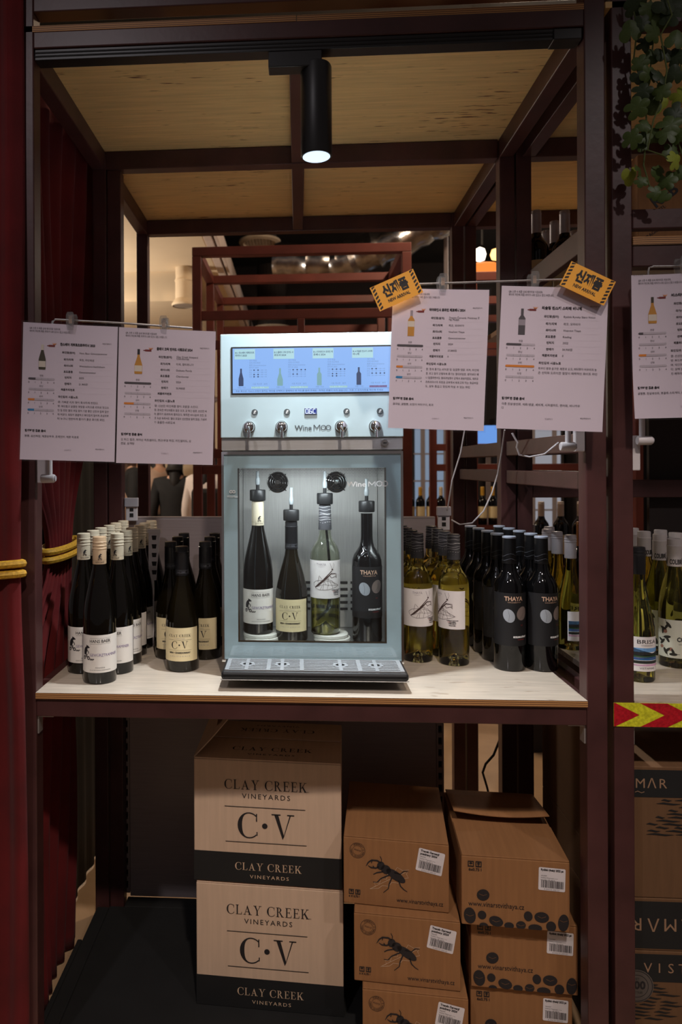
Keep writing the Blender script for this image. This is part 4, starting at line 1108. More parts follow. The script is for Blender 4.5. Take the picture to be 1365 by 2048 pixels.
p0 = A(1250, 549, -.055)
sheet('laminated wine sheet cut by the right picture edge with a yellow bottle picture', p0, p0+Vector((.208, -.01, .004)), A(1267, 841, -.06),
      '비스타마 브리사 샤르도네', ('Vistamar Brisa Chardonnay', '칠레', 'Vistamar', 'Chardonnay', '2024', '19,900원', '0'), (2, 0, 3, 0),
      ('향: 신선한 열대 과일 향', '맛: 부드러운 산미가 살아 있으', '며, 약간의 바닐라가 느껴진', '다. 살짝 달콤한 여운이 더해', '진 매력이 있는 와인'),
      ('굴짬뽕, 흰살생선회, 봉골레 스파게티, 삼겹살',), ('burg', GOLDGLASS, OLIVEPRINT, CREAMP), wav=.005, date='26. 2. 10. 오전')
# wire holders
WIRE = mat('bright_wire', (210, 206, 206), .25, .9)
def holder(label, rod, pole_px, pole_top, knob, plate, Y):
    t = thing('sign_holder', label, 'sign holder')
    obj('wire', MB().tube([A(*p) for p in rod], .0024, 8), WIRE, t, 'bent bright wire', smooth=True)
    k = A(knob[0], knob[1], -.014); x0, x1, y0, y1 = plate
    a = A(x0, y0, 0.); b_ = A(x1, y1, 0.)
    obj('clamp_plate', MB().box(a.x, b_.x, -.0005, .014, b_.z, a.z), WHITEPL, t, 'white clamp plate', bevel=.002)
    tp = A(pole_px[0], pole_top, -.014)
    obj('pole', MB().lathe([(.0058, k.z), (.0058, tp.z)], 16, (k.x+(pole_px[0]-knob[0])*.001, -.014, 0)), WHITEPL, t, 'white tube', smooth=True)
    sgn = 1 if knob[2] > 0 else -1
    kb = MB().lathe([(.008, -.016), (.0095, -.014), (.0095, .012), (.008, .014)], 20, (k.x, -.014, k.z), 'x')
    kk = obj('knob', kb, WHITEPL, t, 'white thumb knob', smooth=True)
    obj('knob_face', MB().lathe([(.006, .0145), (.006, .0165)], 16, (k.x+sgn*0, -.014, k.z), 'x'), mat('grey_plastic', (176, 172, 178), .4), kk)
    return t
holder('wire sign holder with white clamp carrying the left pair of wine sheets', [(104, 700, -.05), (104, 650, -.052), (105, 643, -.052), (110, 639, -.052), (240, 646, -.03), (385, 656, .003)],
       (100, 700), 700, (97, 957, 1), (74, 99, 905, 966), 0)
holder('wire sign holder with white clamp carrying the right pair of wine sheets', [(1137, 640, -.03), (1136, 572, -.045), (1130, 559, -.05), (1060, 561, -.05), (845, 568, -.05), (815, 569, -.05)],
       (1137, 640), 640, (1137, 893, -1), (1151, 1171, 835, 903), 0)
holder('wire sign holder with white clamp carrying the sheet at the right picture edge', [(1297, 600, -.035), (1297, 543, -.042), (1299, 536, -.042), (1306, 533, -.042), (1420, 532, -.042)],
       (1285, 640), 640, (1291, 881, 1), (1266, 1282, 871, 941), 0)
def clip(label, px, py, Y):
    c = A(px, py, Y)
    t = thing('clear_clip', label, 'clip', c, group='clear plastic clips on the wires')
    g = MB(); prof = [(-.006, .018), (.006, .018), (.0085, .012), (.0085, -.004), (.0055, -.020), (-.0055, -.020), (-.0085, -.004), (-.0085, .012)]
    g.prism(prof, -.017, -.014); obj('jaw', g, ACRYL, t); g = MB(); g.prism(prof, .0075, .0105); obj('jaw', g, ACRYL, t)
    obj('bridge', MB().box(-.0055, .0055, -.014, .0075, .0035, .012), ACRYL, t)
    obj('spring', MB().box(-.0035, .0035, -.0136, -.0130, -.006, .010), mat('tan_spring', (206, 172, 148), .5), t, 'tan spring pad')
    return t
clip('left clear clip on the left wire', 145, 644, -.060); clip('right clear clip on the left wire', 330, 651, -.024)
clip('left clear clip on the right wire above the dispenser', 884, 568, -.052); clip('right clear clip on the right wire', 1066, 564, -.0545)
clip('clear clip on the wire at the right picture edge', 1362, 533, -.045)
# yellow cards
def card(label, tl, tr, bl, Y):
    m, W, H = frame_from(A(*tl, Y), A(*tr, Y), A(*bl, Y))
    t = thing('new_arrival_card', label, 'card', mw=m, group='yellow new arrival cards')
    obj('card', MB().box(0, W, 0, .0012, 0, H), YELLOWCARD, t)
    P = Print(flat(-.0003))
    P.text('신제품', W/2, H*.44, .0265, 'c', bold=.0014, width=W*.58); P.text('NEW ARRIVAL', W/2, H*.17, .0092, 'c', bold=.0003, width=W*.50)
    for k in range(7):
        z = H*(.02+k*.145)
        for x, s in ((.0025, 1), (W-.0095, 1)): P.poly([(x, z), (x+.007, z+.0035), (x+.007, min(z+.0078, H-.0004)), (x, min(z+.0043, H-.001))])
    P.build('lettering', INK, t)
    return t
card('yellow new arrival card tilted up to the right on the dispenser-side sheet', (742, 575), (828.5, 536.5), (760.6, 622.7), -.083)
card('yellow new arrival card tilted down to the right on the sheet by the post', (1147.8, 524), (1236.6, 565.5), (1120, 569.7), -.096)

# ================================================================== CARTONS
def carton(name, label, bl, br, z0, h, depth, m, group=None, flaps=True, seam=True):
    d = br-bl; d.z = 0; W = d.length; rz = atan2(d.y, d.x)
    t = thing('carton', label, 'carton', (bl.x, bl.y, z0), rz, group)
    g = MB().box(0, W, 0, depth, .0005, h-.004)
    obj('box_body', g, m, t, bevel=.002)
    if flaps:
        obj('flap', MB().box(.001, W-.001, .0005, depth*.5-.001, h-.0035, h-.0003), m, t, 'front top flap', bevel=.0008)
        obj('flap', MB().box(.001, W-.001, depth*.5+.001, depth-.0005, h-.0035, h-.0003), m, t, 'rear top flap', bevel=.0008)
    return t, W
def clay(label, bl, br, z0, h, op=False):
    t, W = carton('carton', label, A(*bl), A(*br), z0, h, .262, CARTON_W, 'vineyard cartons', flaps=not op)
    k = W/.361; kh = h/.309
    obj('black_band', MB().box(-.0004, W+.0004, -.0006, .262, .001, .075*kh), CARTON_K, t, 'black printed band')
    Z = lambda y: (1154-y)/2650*kh
    Xc = lambda x: (x-92)/955*W
    P = Print(flat(-.0011))
    P.serif('CLAY CREEK', Xc(562), Z(535), .0235, width=Xc(827)-Xc(290), weight=.95); P.text('VINEYARDS', Xc(565), Z(594), .0175, 'c', space=1.3, width=Xc(720)-Xc(408)); P.text('TM', Xc(835), Z(537), .004, 'c')
    P.rect(Xc(295), Xc(818), Z(653), Z(648.5)); P.rect(Xc(300), Xc(825), Z(885), Z(880.5))
    P.serif('C.V', Xc(563), Z(852), .062, width=Xc(747)-Xc(380), weight=1.)
    P.build('lettering', INK, t, 'black lettering')
    P = Print(flat(-.0012)); P.serif('CLAY CREEK', Xc(577), Z(1066), .0185, width=Xc(792)-Xc(362), weight=.95); P.text('VINEYARDS', Xc(584), Z(1118), .0125, 'c', space=1.3, width=Xc(710)-Xc(458))
    P.build('pale_lettering', PALEPRINT, t, 'pale lettering on the band')
    return t, W
t, W = clay('upper pale vineyard carton with open top, black band and large initials', (389, 1760, .218), (684, 1777, .194), .3615, .3085, True)
h = .3085
obj('flap', MB().box(.001, W-.001, .0005, .118, h-.0035, h-.0005), CARTON_W, t, 'front flap printed with the name', bevel=.0008)
obj('flap', MB().box(.001, W-.001, .142, .2615, h-.0035, h-.0005), CARTON_W, t, 'rear flap printed with the name', bevel=.0008)
P = Print(lambda a, b: (a, b, h)); P.serif('CLAY CREEK', W*.52, .055, .022, width=.205, weight=.95); P.text('VINEYARDS', W*.52, .028, .013, 'c', space=1.3, width=.12); P.build('flap_lettering', INK, t)
P = Print(lambda a, b: (W-a, .262-b+.0, h)); P.serif('CLAY CREEK', W*.48, .055, .022, width=.205, weight=.95); P.text('VINEYARDS', W*.48, .028, .013, 'c', space=1.3, width=.12); P.build('flap_lettering', INK, t)
fl = MB(); fl.add([(.000, .004, h-.002), (.045, .030, h+.042), (.088, .075, h+.086), (.040, .225, h+.115), (.000, .255, h-.002)], [(0, 1, 3), (1, 2, 3), (0, 3, 4)]); fl.flat = 1
fo = obj('flap', fl, CARTON_W, t, 'side flap standing half open', solid=.003)
P = Print(lambda a, b: (.045+.043*a-.005*b, .030+.045*a+.195*b-.003, h+.042+.044*a+.073*b+.004)); P.poly([(.10, .12), (.55, .12), (.50, .25), (.10, .25)]); P.poly([(.05, .32), (.45, .32), (.42, .42), (.05, .42)]); P.build('flap_print', mat('faded_brown_ink', (110, 76, 52), .7), t)
clay('lower pale vineyard carton under the open one, on the black deck', (394, 2035, .218), (688, 2050, .194), .0505, .3085)

def icons(P, x, z, s):
    """two small handling squares: umbrella and glass, left open in the square"""
    for i in range(2):
        x0 = x+i*s*1.28
        P.rect(x0, x0+s, z, z+s*.18); P.rect(x0, x0+s, z+s*.84, z+s); P.rect(x0, x0+s*.14, z+s*.18, z+s*.84); P.rect(x0+s*.86, x0+s, z+s*.18, z+s*.84)
        if i: P.ellipse(x0+s*.5, z+s*.6, s*.24, s*.18); P.rect(x0+s*.46, x0+s*.54, z+s*.3, z+s*.5); P.rect(x0+s*.32, x0+s*.68, z+s*.25, z+s*.31)
        else: P.ring(x0+s*.5, z+s*.5, .0, s*.28, 10, 0, pi); P.rect(x0+s*.47, x0+s*.53, z+s*.24, z+s*.55)
def sticker(t, x, z, w_, h_, rot, lines, torn=False):
    fn = lambda a, b: (x+a*cos(rot)-b*sin(rot), -.0010, z+a*sin(rot)+b*cos(rot))
    P = Print(fn); r = .003; n = 5; pts = []
    for cx, cz, a0 in ((w_-r, r, -pi/2), (w_-r, h_-r, 0), (r, h_-r, pi/2), (r, r, pi)):
        for k in range(n): pts.append((cx+r*cos(a0+pi/2*k/(n-1)), cz+r*sin(a0+pi/2*k/(n-1))))
    P.poly(pts); o = P.build('sticker', mat('white_sticker', (226, 220, 222), .5), t, 'white bar-code sticker')
    Q = Print(lambda a, b: (fn(a, b)[0], -.0014, fn(a, b)[2]))
    for i, s in enumerate(lines): Q.text(s, w_*.08, h_*.86-i*.0068, .0064, bold=.0003, width=w_*.84 if len(s) > 18 else None)
    for i, s in enumerate(('VALHOP', 'Vinařství Thaya spol. s r.o.', 'Havraníky 149, 669 02')): Q.text(s, w_*.08, h_*.62-i*.0046, .0034)
    rr = random.Random(11); xx = w_*.10
    while xx < w_*.93:
        b_ = rr.choice((.0006, .0010, .0016)); Q.rect(xx, xx+b_, h_*.12, h_*.44); xx += b_+rr.choice((.0007, .0010, .0014))
    Q.text('8 594173 200123', w_*.5, h_*.03, .0038, 'c', space=1.2)
    if torn: pass
    Q.build('bar_code', INK, o)
def beetle_box(label, bl, br, z0, h):
    t, W = carton('carton', label, A(*bl), A(*br), z0, h, .290, CARTON, 'beetle cartons')
    s = W/535.
    f = lambda x, y: ((x-70)*s, (948+(x-70)*.100-y)/352.*h)
    L = lambda P, pts, w_: P.line([f(*p) for p in pts], w_)
    P = Print(flat(-.0011))
    P.ellipse(*f(338, 808), .0250, .0100, -.56); P.ellipse(*f(288, 776), .0115, .0105, -.5); P.ellipse(*f(262, 756), .0085, .0100, -.5)
    L(P, [(262, 742), (244, 730), (215, 727), (198, 738), (186, 757)], [.0045, .0040, .0036, .0030, .0010]); L(P, [(218, 728), (214, 742)], .002)
    L(P, [(252, 762), (236, 768), (212, 765), (196, 754)], [.0042, .0036, .0030, .0010]); L(P, [(228, 766), (222, 756)], .002)
    L(P, [(264, 742), (266, 722), (258, 707)], .0016)
    for l in ([(275, 786), (240, 792), (224, 800)], [(305, 804), (262, 822), (242, 842), (222, 838)], [(318, 818), (304, 850), (300, 874), (274, 894)], [(352, 832), (362, 862), (380, 880), (396, 890)], [(330, 792), (362, 800), (380, 784), (402, 787)]): L(P, l, [.0032, .0026, .0020, .0012][:len(l)])
    P.build('beetle_print', INK, t, 'black stag beetle', kind='stuff'); P = Print(flat(-.0011))
    P.text('www.vinarstvithaya.cz', f(342, 0)[0], f(458, 953)[1], .0145, width=f(575, 0)[0]-f(342, 0)[0])
    icons(P, f(97, 0)[0], f(124, 902)[1], 26*s); P.text('6 X 0,75 l', f(124, 0)[0], f(124, 917)[1], .0062, 'c', bold=.0002)
    cx, cz = f(142, 676); r = 40*s
    P.ring(cx, cz, r*.96, r, 32); P.ring(cx, cz, r*.60, r*.63, 28); P.circle_text('POZDRAVY Z NÁRODNÍHO PARKU · ', cx, cz, r*.70, .0052, start=2.2); P.text('PODYJÍ', cx, cz-.0012, .0050, 'c', rot=-.2)
    P.build('lettering', INK, t, 'black stamp, icons and web address', kind='stuff')
    P = Print(flat(-.0008))
    L(P, [(205, 875), (235, 862), (228, 842), (255, 848), (262, 822), (290, 826), (300, 790), (330, 792), (345, 765), (372, 782), (404, 778), (392, 800), (402, 820), (370, 824), (350, 846), (318, 842), (300, 862), (270, 858), (250, 872), (205, 875)], .0007)
    L(P, [(205, 875), (300, 830), (390, 790)], .0007); P.build('leaf_outline', mat('pale_line_print', (214, 188, 160), .7), t, kind='stuff')
    x, z = f(437, 777); sticker(t, x, z, 132*s, .0525, -.17, ('Tramín červený', 'pozdravy 2024'))
    return t
hB = .1595
beetle_box('topmost beetle carton with its white sticker, in the middle stack', (688, 1792, .128), (899, 1817, .100), .0505+2*(hB+.0006), hB)
beetle_box('middle beetle carton of the stack beside the pale cartons', (709, 1957, .098), (922, 1971, .074), .0505+hB+.0006, hB)
beetle_box('lowest beetle carton cut by the bottom picture edge', (726, 2100, .078), (938, 2115, .058), .0505, hB)
def stone_box(label, bl, br, z0, h, lifted=False, crease=False):
    t, W = carton('carton', label, A(*bl), A(*br), z0, h, .315, CARTON, 'stone-print cartons', flaps=not lifted)
    s = W/550.
    f = lambda x, y: ((x-665)*s, (1077+(x-665)*.078-y)/360.*h)
    P = Print(flat(-.0011))
    icons(P, f(698, 0)[0], f(735, 783)[1], 31*s); P.text('6x0.75 l', f(735, 0)[0], f(735, 803)[1], .0088, 'c', bold=.0002)
    P.text('www.vinarstvithaya.cz', f(700, 0)[0], f(842, 990)[1], .016, width=f(985, 0)[0]-f(700, 0)[0])
    for x, y, rx, ry, a in ((776, 926, 33, 30, .4), (707, 1030, 31, 43, .1), (770, 1028, 22, 23, 0), (842, 1060, 37, 27, -.3), (778, 1080, 22, 14, 0), (908, 1082, 25, 18, 0), (968, 1080, 25, 22, .2),
                           (1005, 1034, 22, 26, .1), (1073, 1040, 37, 28, 0), (1040, 1094, 35, 20, 0), (1120, 1086, 25, 27, 0), (1182, 1068, 27, 45, -.1)):
        cx, cz = f(x, y); Q = Print(flat(-.0011)); Q.ellipse(cx, cz, rx*s, ry*s, a, clip=.0015); Q.build('printed_stone', INK, t)
    P.build('lettering', INK, t, 'black icons and web address', kind='stuff')
    P = Print(flat(-.0013))
    for x, y in ((776, 926), (707, 1030), (842, 1060), (1073, 1040), (968, 1080), (1182, 1060)):
        P.line([f(x-20, y-6), f(x, y+3), f(x+20, y-3)], .0005)
    P.build('vein_print', CARTON, t, kind='stuff')
    x, z = f(1056, 900); sticker(t, x, z, 134*s, .0505, -.03, ('Ryzlink rýnský 2022 ps',))
    if lifted:
        obj('flap', MB().box(.001, W-.001, .0005, .150, h-.0035, h-.0003), CARTON, t, 'front top flap', bevel=.0008)
        g = MB().grid(lambda u, v: (.004+(W-.008)*u, .150+.165*v, h+.0012+.024*(1-v)*(1-.35*sin(pi*u))), 12, 4); g.flat = 1
        obj('flap', g, CARTON, t, 'rear flap lifted at its free edge', smooth=True, solid=.003)
    return t
hS = .158
stone_box('topmost stone-print carton with a lifted flap, in the right stack', (924, 1845, .068), (1141, 1862, .050), .0505+2*(hS+.0006), hS, lifted=True)
stone_box('middle stone-print carton of the right stack', (943, 1972, .095), (1157, 1984, .078), .0505+hS+.0006, hS)
stone_box('lowest stone-print carton cut by the bottom picture edge', (942, 2100, .105), (1146, 2110, .088), .0505, hS)

# ================================================================== NEIGHBOURING BAY ON THE RIGHT
nf = thing('display_frame', 'neighbouring red-brown display frame at the right picture edge, with hazard tape', 'display frame', (0, 0, 0))
for (x0, x1, y0, y1, z1) in ((.667, .709, 0, .043, 2.60), (.650, .694, .600, .643, ZP-.001), (.642, .684, 1.215, 1.258, ZP-.001), (1.85, 1.893, 0, .043, 2.60), (1.85, 1.893, .6, .643, ZP-.001)):
    stick(nf, x0, x1, y0, y1, 0, z1, 'post')
stick(nf, .7095, 1.8495, 0, .04, 2.331, ZP); stick(nf, .6945, 1.8495, .602, .642, ZP-.057, ZP-.001); stick(nf, .6845, 1.85, 1.217, 1.257, ZP-.057, ZP-.001)
stick(nf, .668, .706, .0435, .5995, ZP-.057, ZP-.001); stick(nf, .648, .686, .6435, 1.2145, ZP-.057, ZP-.001)
stick(nf, .7095, 1.8495, 0, .040, .842, .8825); stick(nf, .7095, 1.8495, 0, .035, 1.817, 1.862); stick(nf, .7095, 1.8495, 0, .022, 1.897, 1.939, 'slat')
stick(nf, .668, .690, .0435, .5995, 1.900, 1.958, 'slat'); stick(nf, .668, .706, .0435, .5995, 1.817, 1.862); stick(nf, .6945, 1.8495, .602, .640, 1.817, 1.862)
stick(nf, .668, .690, .0435, .5995, 1.424, 1.467, 'rail'); stick(nf, .668, .690, .0435, .5995, 1.343, 1.382, 'rail')
stick(nf, .648, .670, .6435, 1.2145, 1.424, 1.467, 'rail'); stick(nf, .648, .670, .6435, 1.2145, 1.343, 1.382, 'rail')
stick(nf, .668, .690, .0435, .5995, .842, .8825)
stick(nf, .6945, 1.8495, .602, .640, 1.30, 1.352, 'rail')
p = obj('ceiling_panel', MB().box(.656, 1.893, 0, 1.26, ZP, ZP+.013), PLY, nf, 'birch plywood ceiling board')
p = obj('upper_shelf', MB().box(.7095, 1.8495, -.003, 1.20, 1.8625, 1.8795), PLYTOP, nf, 'upper plywood shelf board')
p.data.materials.append(EDGE)
for f in p.data.polygons:
    if abs(f.normal.z) < .5: f.material_index = 1
obj('dark_backing', MB().box(1.05, 1.849, .645, .66, .05, 1.8), DARKWALL, nf, 'dark board added to darken the bay interior')  # added board, coloured dark so the bay interior reads as shade
bracket(nf, .7095, .8415, 1)
nb = obj('shelf_board', MB().box(.7095, 1.8495, .0005, .598, .883, .897), PLYTOP); tag(nb, 'pale glossy shelf board of the right-hand bay under the hill-labelled bottles', 'shelf')
# red and yellow chevron tape
RT = mat('red_reflective_tape', (178, 26, 38), .3, var=.25, scale=180, bump=.3, bscale=240, coat=.4); YT = mat('yellow_reflective_tape', (206, 204, 44), .3, var=.25, scale=180, bump=.3, bscale=240, coat=.4)
tp = obj('hazard_tape', MB().box(.6655, 1.85, -.0022, -.0004, .843, .893), YT, nf, 'yellow reflective tape with red chevrons')
P = Print(flat(-.0026))
for k in range(11):
    x = .612+k*.1075
    tri = [(x, .893), (x+.056, .893), (x+.106, .868), (x+.056, .843), (x, .843), (x+.050, .868)]
    a = [(max(q[0], .6655), q[1]) for q in tri]
    if x+.106 < .67: continue
    P.poly([a[0], a[1], a[2], a[5]]); P.poly([a[5], a[2], a[3], a[4]])
P.build('chevrons', RT, tp, 'red chevrons', kind='stuff')
# tops of bottles on the upper shelf
g = 'bottles on the upper right shelf'
R0 = make_red('silver-capped bottle high on the upper shelf, left of the three clear ones', g); 
spots = [(1073, 422), (1130, 422), (1110, 443), (1093, 462), (1150, 462)]
labs = ['silver-capped bottle high on the upper shelf, leftmost', 'silver-capped bottle high on the upper shelf, nearest the front post', 'silver-capped bottle between the two tall ones on the upper shelf', 'silver-capped bottle low behind the leftmost on the upper shelf', 'silver-capped bottle half hidden by the front post on the upper shelf']
for i, (a, b_) in enumerate(spots):
    q = at_z(a, b_, 1.880+.312) if i < 2 else None
    q = at_z(a, b_, 1.880+.312); X, Y = q.x, q.y
    c = R0 if i == 0 else copy_tree(R0); c['label'] = labs[i]; place(c, X, Y, 1.8800, 0)
# carton behind the ivy
t = thing('carton', 'brown carton with slanted print behind the ivy on the upper right shelf', 'carton', (.86, .30, 1.8800), 0)
obj('box_body', MB().box(0, .46, 0, .25, .0005, .300), CARTON, t, bevel=.002)
P = Print(flat(-.001)); r = .62
P.text('R&B', .045, .165, .040, rot=r, bold=.001); P.text('NET 6 BTL', .025, .135, .012, rot=r); P.text('750 ML', .045, .120, .012, rot=r); P.text('FRAGILE', .020, .085, .012, rot=r)
P.text('11', .150, .085, .060, rot=r*.4, bold=.002); P.line([(.0, .02), (.10, .085), (.26, .20)], .002); P.line([(.13, .05), (.30, .16)], .003); P.line([(.13, .13), (.13, .17), (.16, .19)], .003); P.ellipse(.06, .035, .006, .016, -.5)
P.build('slanted_print', INK, t, kind='stuff')

# ivy: every leaf its own piece
iv = thing('ivy_garland', 'green trailing ivy garland hanging at the top right corner', 'plant', (0, 0, 0))
LEAFM = [mat('ivy_leaf', (66, 84, 32), .5, var=.3, scale=40), mat('ivy_leaf_dark', (40, 56, 26), .5, var=.3, scale=40), mat('ivy_leaf_yellow', (140, 150, 48), .5, var=.3, scale=40)]
def leaf_mesh(name, lobes, m):
    pts = []; n = 40
    for k in range(n):
        a = 2*pi*k/n; 
        r = .62+.30*abs(cos(a*lobes/2.))**.7
        if abs(a-pi) < .35: r *= .55+.45*abs(a-pi)/.35
        pts.append((r*sin(a)*.92, r*cos(a)))
    mb = MB(); mb.flat = 1
    rows = [(0, 0, .0)]
    vs = [(0, .05, .12)]+[(x*.55, .10*abs(x)*.6, z*.55+.08) for x, z in pts]+[(x, .28*abs(x)+.12*z*z, z) for x, z in pts]
    fs = [(0, 1+k, 1+(k+1) % n) for k in range(n)]+[(1+k, 1+n+k, 1+n+(k+1) % n, 1+(k+1) % n) for k in range(n)]
    mb.add(vs, fs); me = mb.mesh(name); me.materials.append(m)
    for p_ in me.polygons: p_.use_smooth = True
    return me
LM3 = [leaf_mesh('leaf', l, m) for l in (5, 3) for m in LEAFM]
rr = random.Random(21)
vines = [[(1262, -20), (1275, 60), (1268, 120), (1290, 180), (1295, 260), (1288, 330), (1300, 372), (1320, 395)], [(1330, -20), (1345, 30), (1322, 70), (1335, 140), (1325, 200), (1308, 240), (1296, 300), (1330, 312), (1345, 330)],
         [(1400, -20), (1380, 60), (1362, 130), (1375, 210), (1350, 260), (1372, 330)], [(1300, -20), (1310, 60), (1300, 150), (1330, 180)]]
for k, v in enumerate(vines):
    Y0 = (-.02, -.045, -.03, .0)[k]
    obj('vine', MB().tube([A(x, y, Y0-.01*(i % 2)) for i, (x, y) in enumerate(v)], .0016, 6), mat('vine_stem', (88, 100, 52), .6), iv, smooth=True)
spots = [(1262, 62, .040), (1285, 45, .032), (1300, 18, .042), (1322, 35, .046), (1345, 30, .044), (1310, 62, .040), (1352, 78, .036), (1270, 10, .040), (1355, 8, .04), (1330, 8, .04), (1290, 85, .030), (1282, 125, .032), (1300, 112, .034),
         (1330, 105, .034), (1356, 112, .040), (1278, 152, .030), (1300, 150, .036), (1322, 150, .036), (1350, 150, .034), (1362, 190, .040), (1285, 182, .036), (1300, 205, .046), (1275, 215, .042), (1325, 180, .034), (1318, 205, .040), (1355, 225, .044),
         (1340, 250, .044), (1288, 250, .028), (1265, 278, .036), (1290, 272, .032), (1308, 272, .030), (1285, 290, .026), (1335, 268, .038), (1262, 352, .034), (1280, 340, .026), (1284, 362, .024), (1320, 345, .034), (1335, 360, .036), (1312, 385, .030), (1330, 392, .024), (1352, 320, .038), (1345, 302, .034), (1362, 345, .034), (1358, 270, .036)]
for i, (x, y, s) in enumerate(spots):
    yel = i in (24, 19, 33, 40)
    me = LM3[(2 if yel else (0 if y > 230 or rr.random() < .45 else 1))+(3 if i % 3 == 0 else 0)]
    o = bpy.data.objects.new('leaf', me); COL.objects.link(o); o.parent = iv
    o.location = A(x, y, -.025-.035*rr.random()); k = s*.66; o.scale = (k, k, k)
    o.rotation_euler = (rr.uniform(-.5, .4), rr.uniform(2.2, 4.1) if i % 2 else rr.uniform(-2.2, 2.2), rr.uniform(-.5, .5))

# cartons under the right-hand shelf, their shade put into the cardboard colour
def vista(label, z0, h, kind, x0=.716, Y=.055):
    t = thing('carton', label, 'carton', (x0, Y, z0), 0, 'dark banded cartons under the right-hand shelf')
    W = .40
    obj('box_body', MB().box(0, W, 0, .54, .0005, h), CARTON_SHADED, t, bevel=.002)
    top = h-.007
    bh = .060 if kind != 'flip' else h-.012
    obj('black_band', MB().box(.0, W, -.0006, .0, top-bh, top), CARTON_K, t, 'black printed band')
    P = Print(flat(-.0010))
    st = {'top': -.105, 'flip': .0, 'low': .032}[kind]
    for i, ch in enumerate('VISTΛMΛR'):
        if kind == 'flip': P.text(ch, .02+(7-i)*.036, h*.62, .040, 'c', rot=pi)
        else: 
            x = st+i*.0245+.012
            if x > .005: P.text(ch, x, top-bh*.66, .030, 'c')
    if kind == 'top': P.line([(.018, top-bh*.82), (.024, top-bh*.78), (.032, top-bh*.84), (.038, top-bh*.80)], .0015)
    P.build('pale_lettering', mat('brown_print', (150, 118, 92), .7), t, 'pale spaced capitals', kind='stuff')
    if kind != 'flip':
        P = Print(flat(-.0010)); rr = random.Random(4 if kind == 'top' else 8)
        for r in range(11):
            x = .0; z = top-bh-.006-r*.0075
            while x < W-.06:
                l = rr.uniform(.02, .06); gap = rr.uniform(.003, .012)
                if not (kind == 'top' and x < .048-.004*max(0, r-5)) and not (kind == 'low' and x > .065+.002*r and x < .16):
                    P.line([(x, z), (x+l*.3, z+.0012), (x+l*.7, z-.001), (x+l, z)], [.0005, .0042, .0036, .0005])
                x += l+gap
        P.build('wave_print', CARTON_K, t, 'black wavy strokes', kind='stuff')
    if kind == 'low':
        cx, cz, r = .020, top-bh-.010, .036
        P = Print(flat(-.0014)); P.ellipse(cx, cz, r, r, n=24); o = P.build('round_stamp', mat('grey_stamp', (86, 78, 72), .7), t)
        P = Print(flat(-.0018)); P.ring(cx, cz, r*.90, r*.94, 30); P.ring(cx, cz, r*.66, r*.69, 30); P.text('400', cx, cz-.006, .024, 'c', bold=.001); P.text('PET', cx, cz+.013, .007, 'c'); P.text('BOTTLES', cx, cz-.016, .006, 'c'); P.build('stamp_lettering', INK, o, kind='stuff')
    return t
vista('top dark-banded carton under the right-hand shelf', .4475, .288, 'top')
vista('middle carton with upside-down capitals under the right-hand shelf', .332, .1150, 'flip')
vista('lowest carton with a round stamp under the right-hand shelf', .0505, .2810, 'low')
obj('base_deck', MB().box(.7095, 1.849, .002, .598, 0, .05), DECKBLACK, nf, 'black base deck')

# ================================================================== THE HALL BEHIND
def pavilion(label, x0, x1, y0, y1, zt, slats):
    t = thing('slatted_frame', label, 'display frame', (0, 0, 0))
    s = .05
    for x in (x0, x1):
        for y in (y0, (y0+y1)/2, y1): stick(t, x-s/2, x+s/2, y-s/2, y+s/2, 0, zt-s-.001, 'post', FRAME_FAR)
    for y in (y0, (y0+y1)/2, y1): stick(t, x0-s/2, x1+s/2, y-s/2, y+s/2, zt-s, zt, 'beam', FRAME_FAR)
    for x in (x0, x1):
        for ya, yb in ((y0, (y0+y1)/2), ((y0+y1)/2, y1)): stick(t, x-s/2, x+s/2, ya+s/2+.0005, yb-s/2-.0005, zt-s, zt, 'beam', FRAME_FAR)
    for y, z in slats: stick(t, x0+s/2+.0005, x1-s/2-.0005, y-.012, y+.012, z, z+.052, 'slat', FRAME_FAR)
    stick(t, (x0+x1)/2-.02, (x0+x1)/2+.02, y0-.02, y0+.02, 1.95, slats[0][1]-.0005, 'stile', FRAME_FAR)
    return t
pavilion('red-brown slatted frame standing behind the dispenser bay', -.565, .60, 2.42, 3.62, 2.622, [(2.42, 2.215), (2.42, 2.05), (3.62, 2.36), (3.62, 2.24), (3.62, 2.10), (2.42, 1.35), (2.42, 1.44)])
pavilion('red-brown frame far behind on the right', 1.00, 2.2, 2.6, 3.8, 2.50, [(3.8, 2.2), (2.6, 2.06), (3.8, 1.5), (3.8, 1.35)])

def duct(name, label, cat, pts, r, m, flex=False):
    n = 40; P_ = []
    for i in range(len(pts)-1):
        for k in range(12): P_.append(Vector(pts[i]).lerp(Vector(pts[i+1]), k/12))
    P_.append(Vector(pts[-1]))
    rad = [r*(1+(.07*sin(i*2.4)+.04*sin(i*1.1) if flex else 0)) for i in range(len(P_))]
    o = obj(name, MB().tube(P_, rad, 20), m, smooth=True); return tag(o, label, cat)
FOIL = mat('duct_foil', (170, 166, 164), .25, 1., var=.2, scale=14, bump=.8, bscale=30)
duct('flexible_duct', 'silver flexible duct under the dark ceiling behind the slatted frame', 'duct', [(-.2, 4.9, 3.25), (.4, 4.8, 3.2), (.9, 4.6, 3.35), (1.5, 4.4, 3.6)], .16, FOIL, True)
duct('flexible_duct', 'silver flexible duct far back under the dark ceiling', 'duct', [(.2, 4.2, 3.75), (.8, 4.0, 3.55), (1.6, 3.8, 3.7)], .13, FOIL, True)
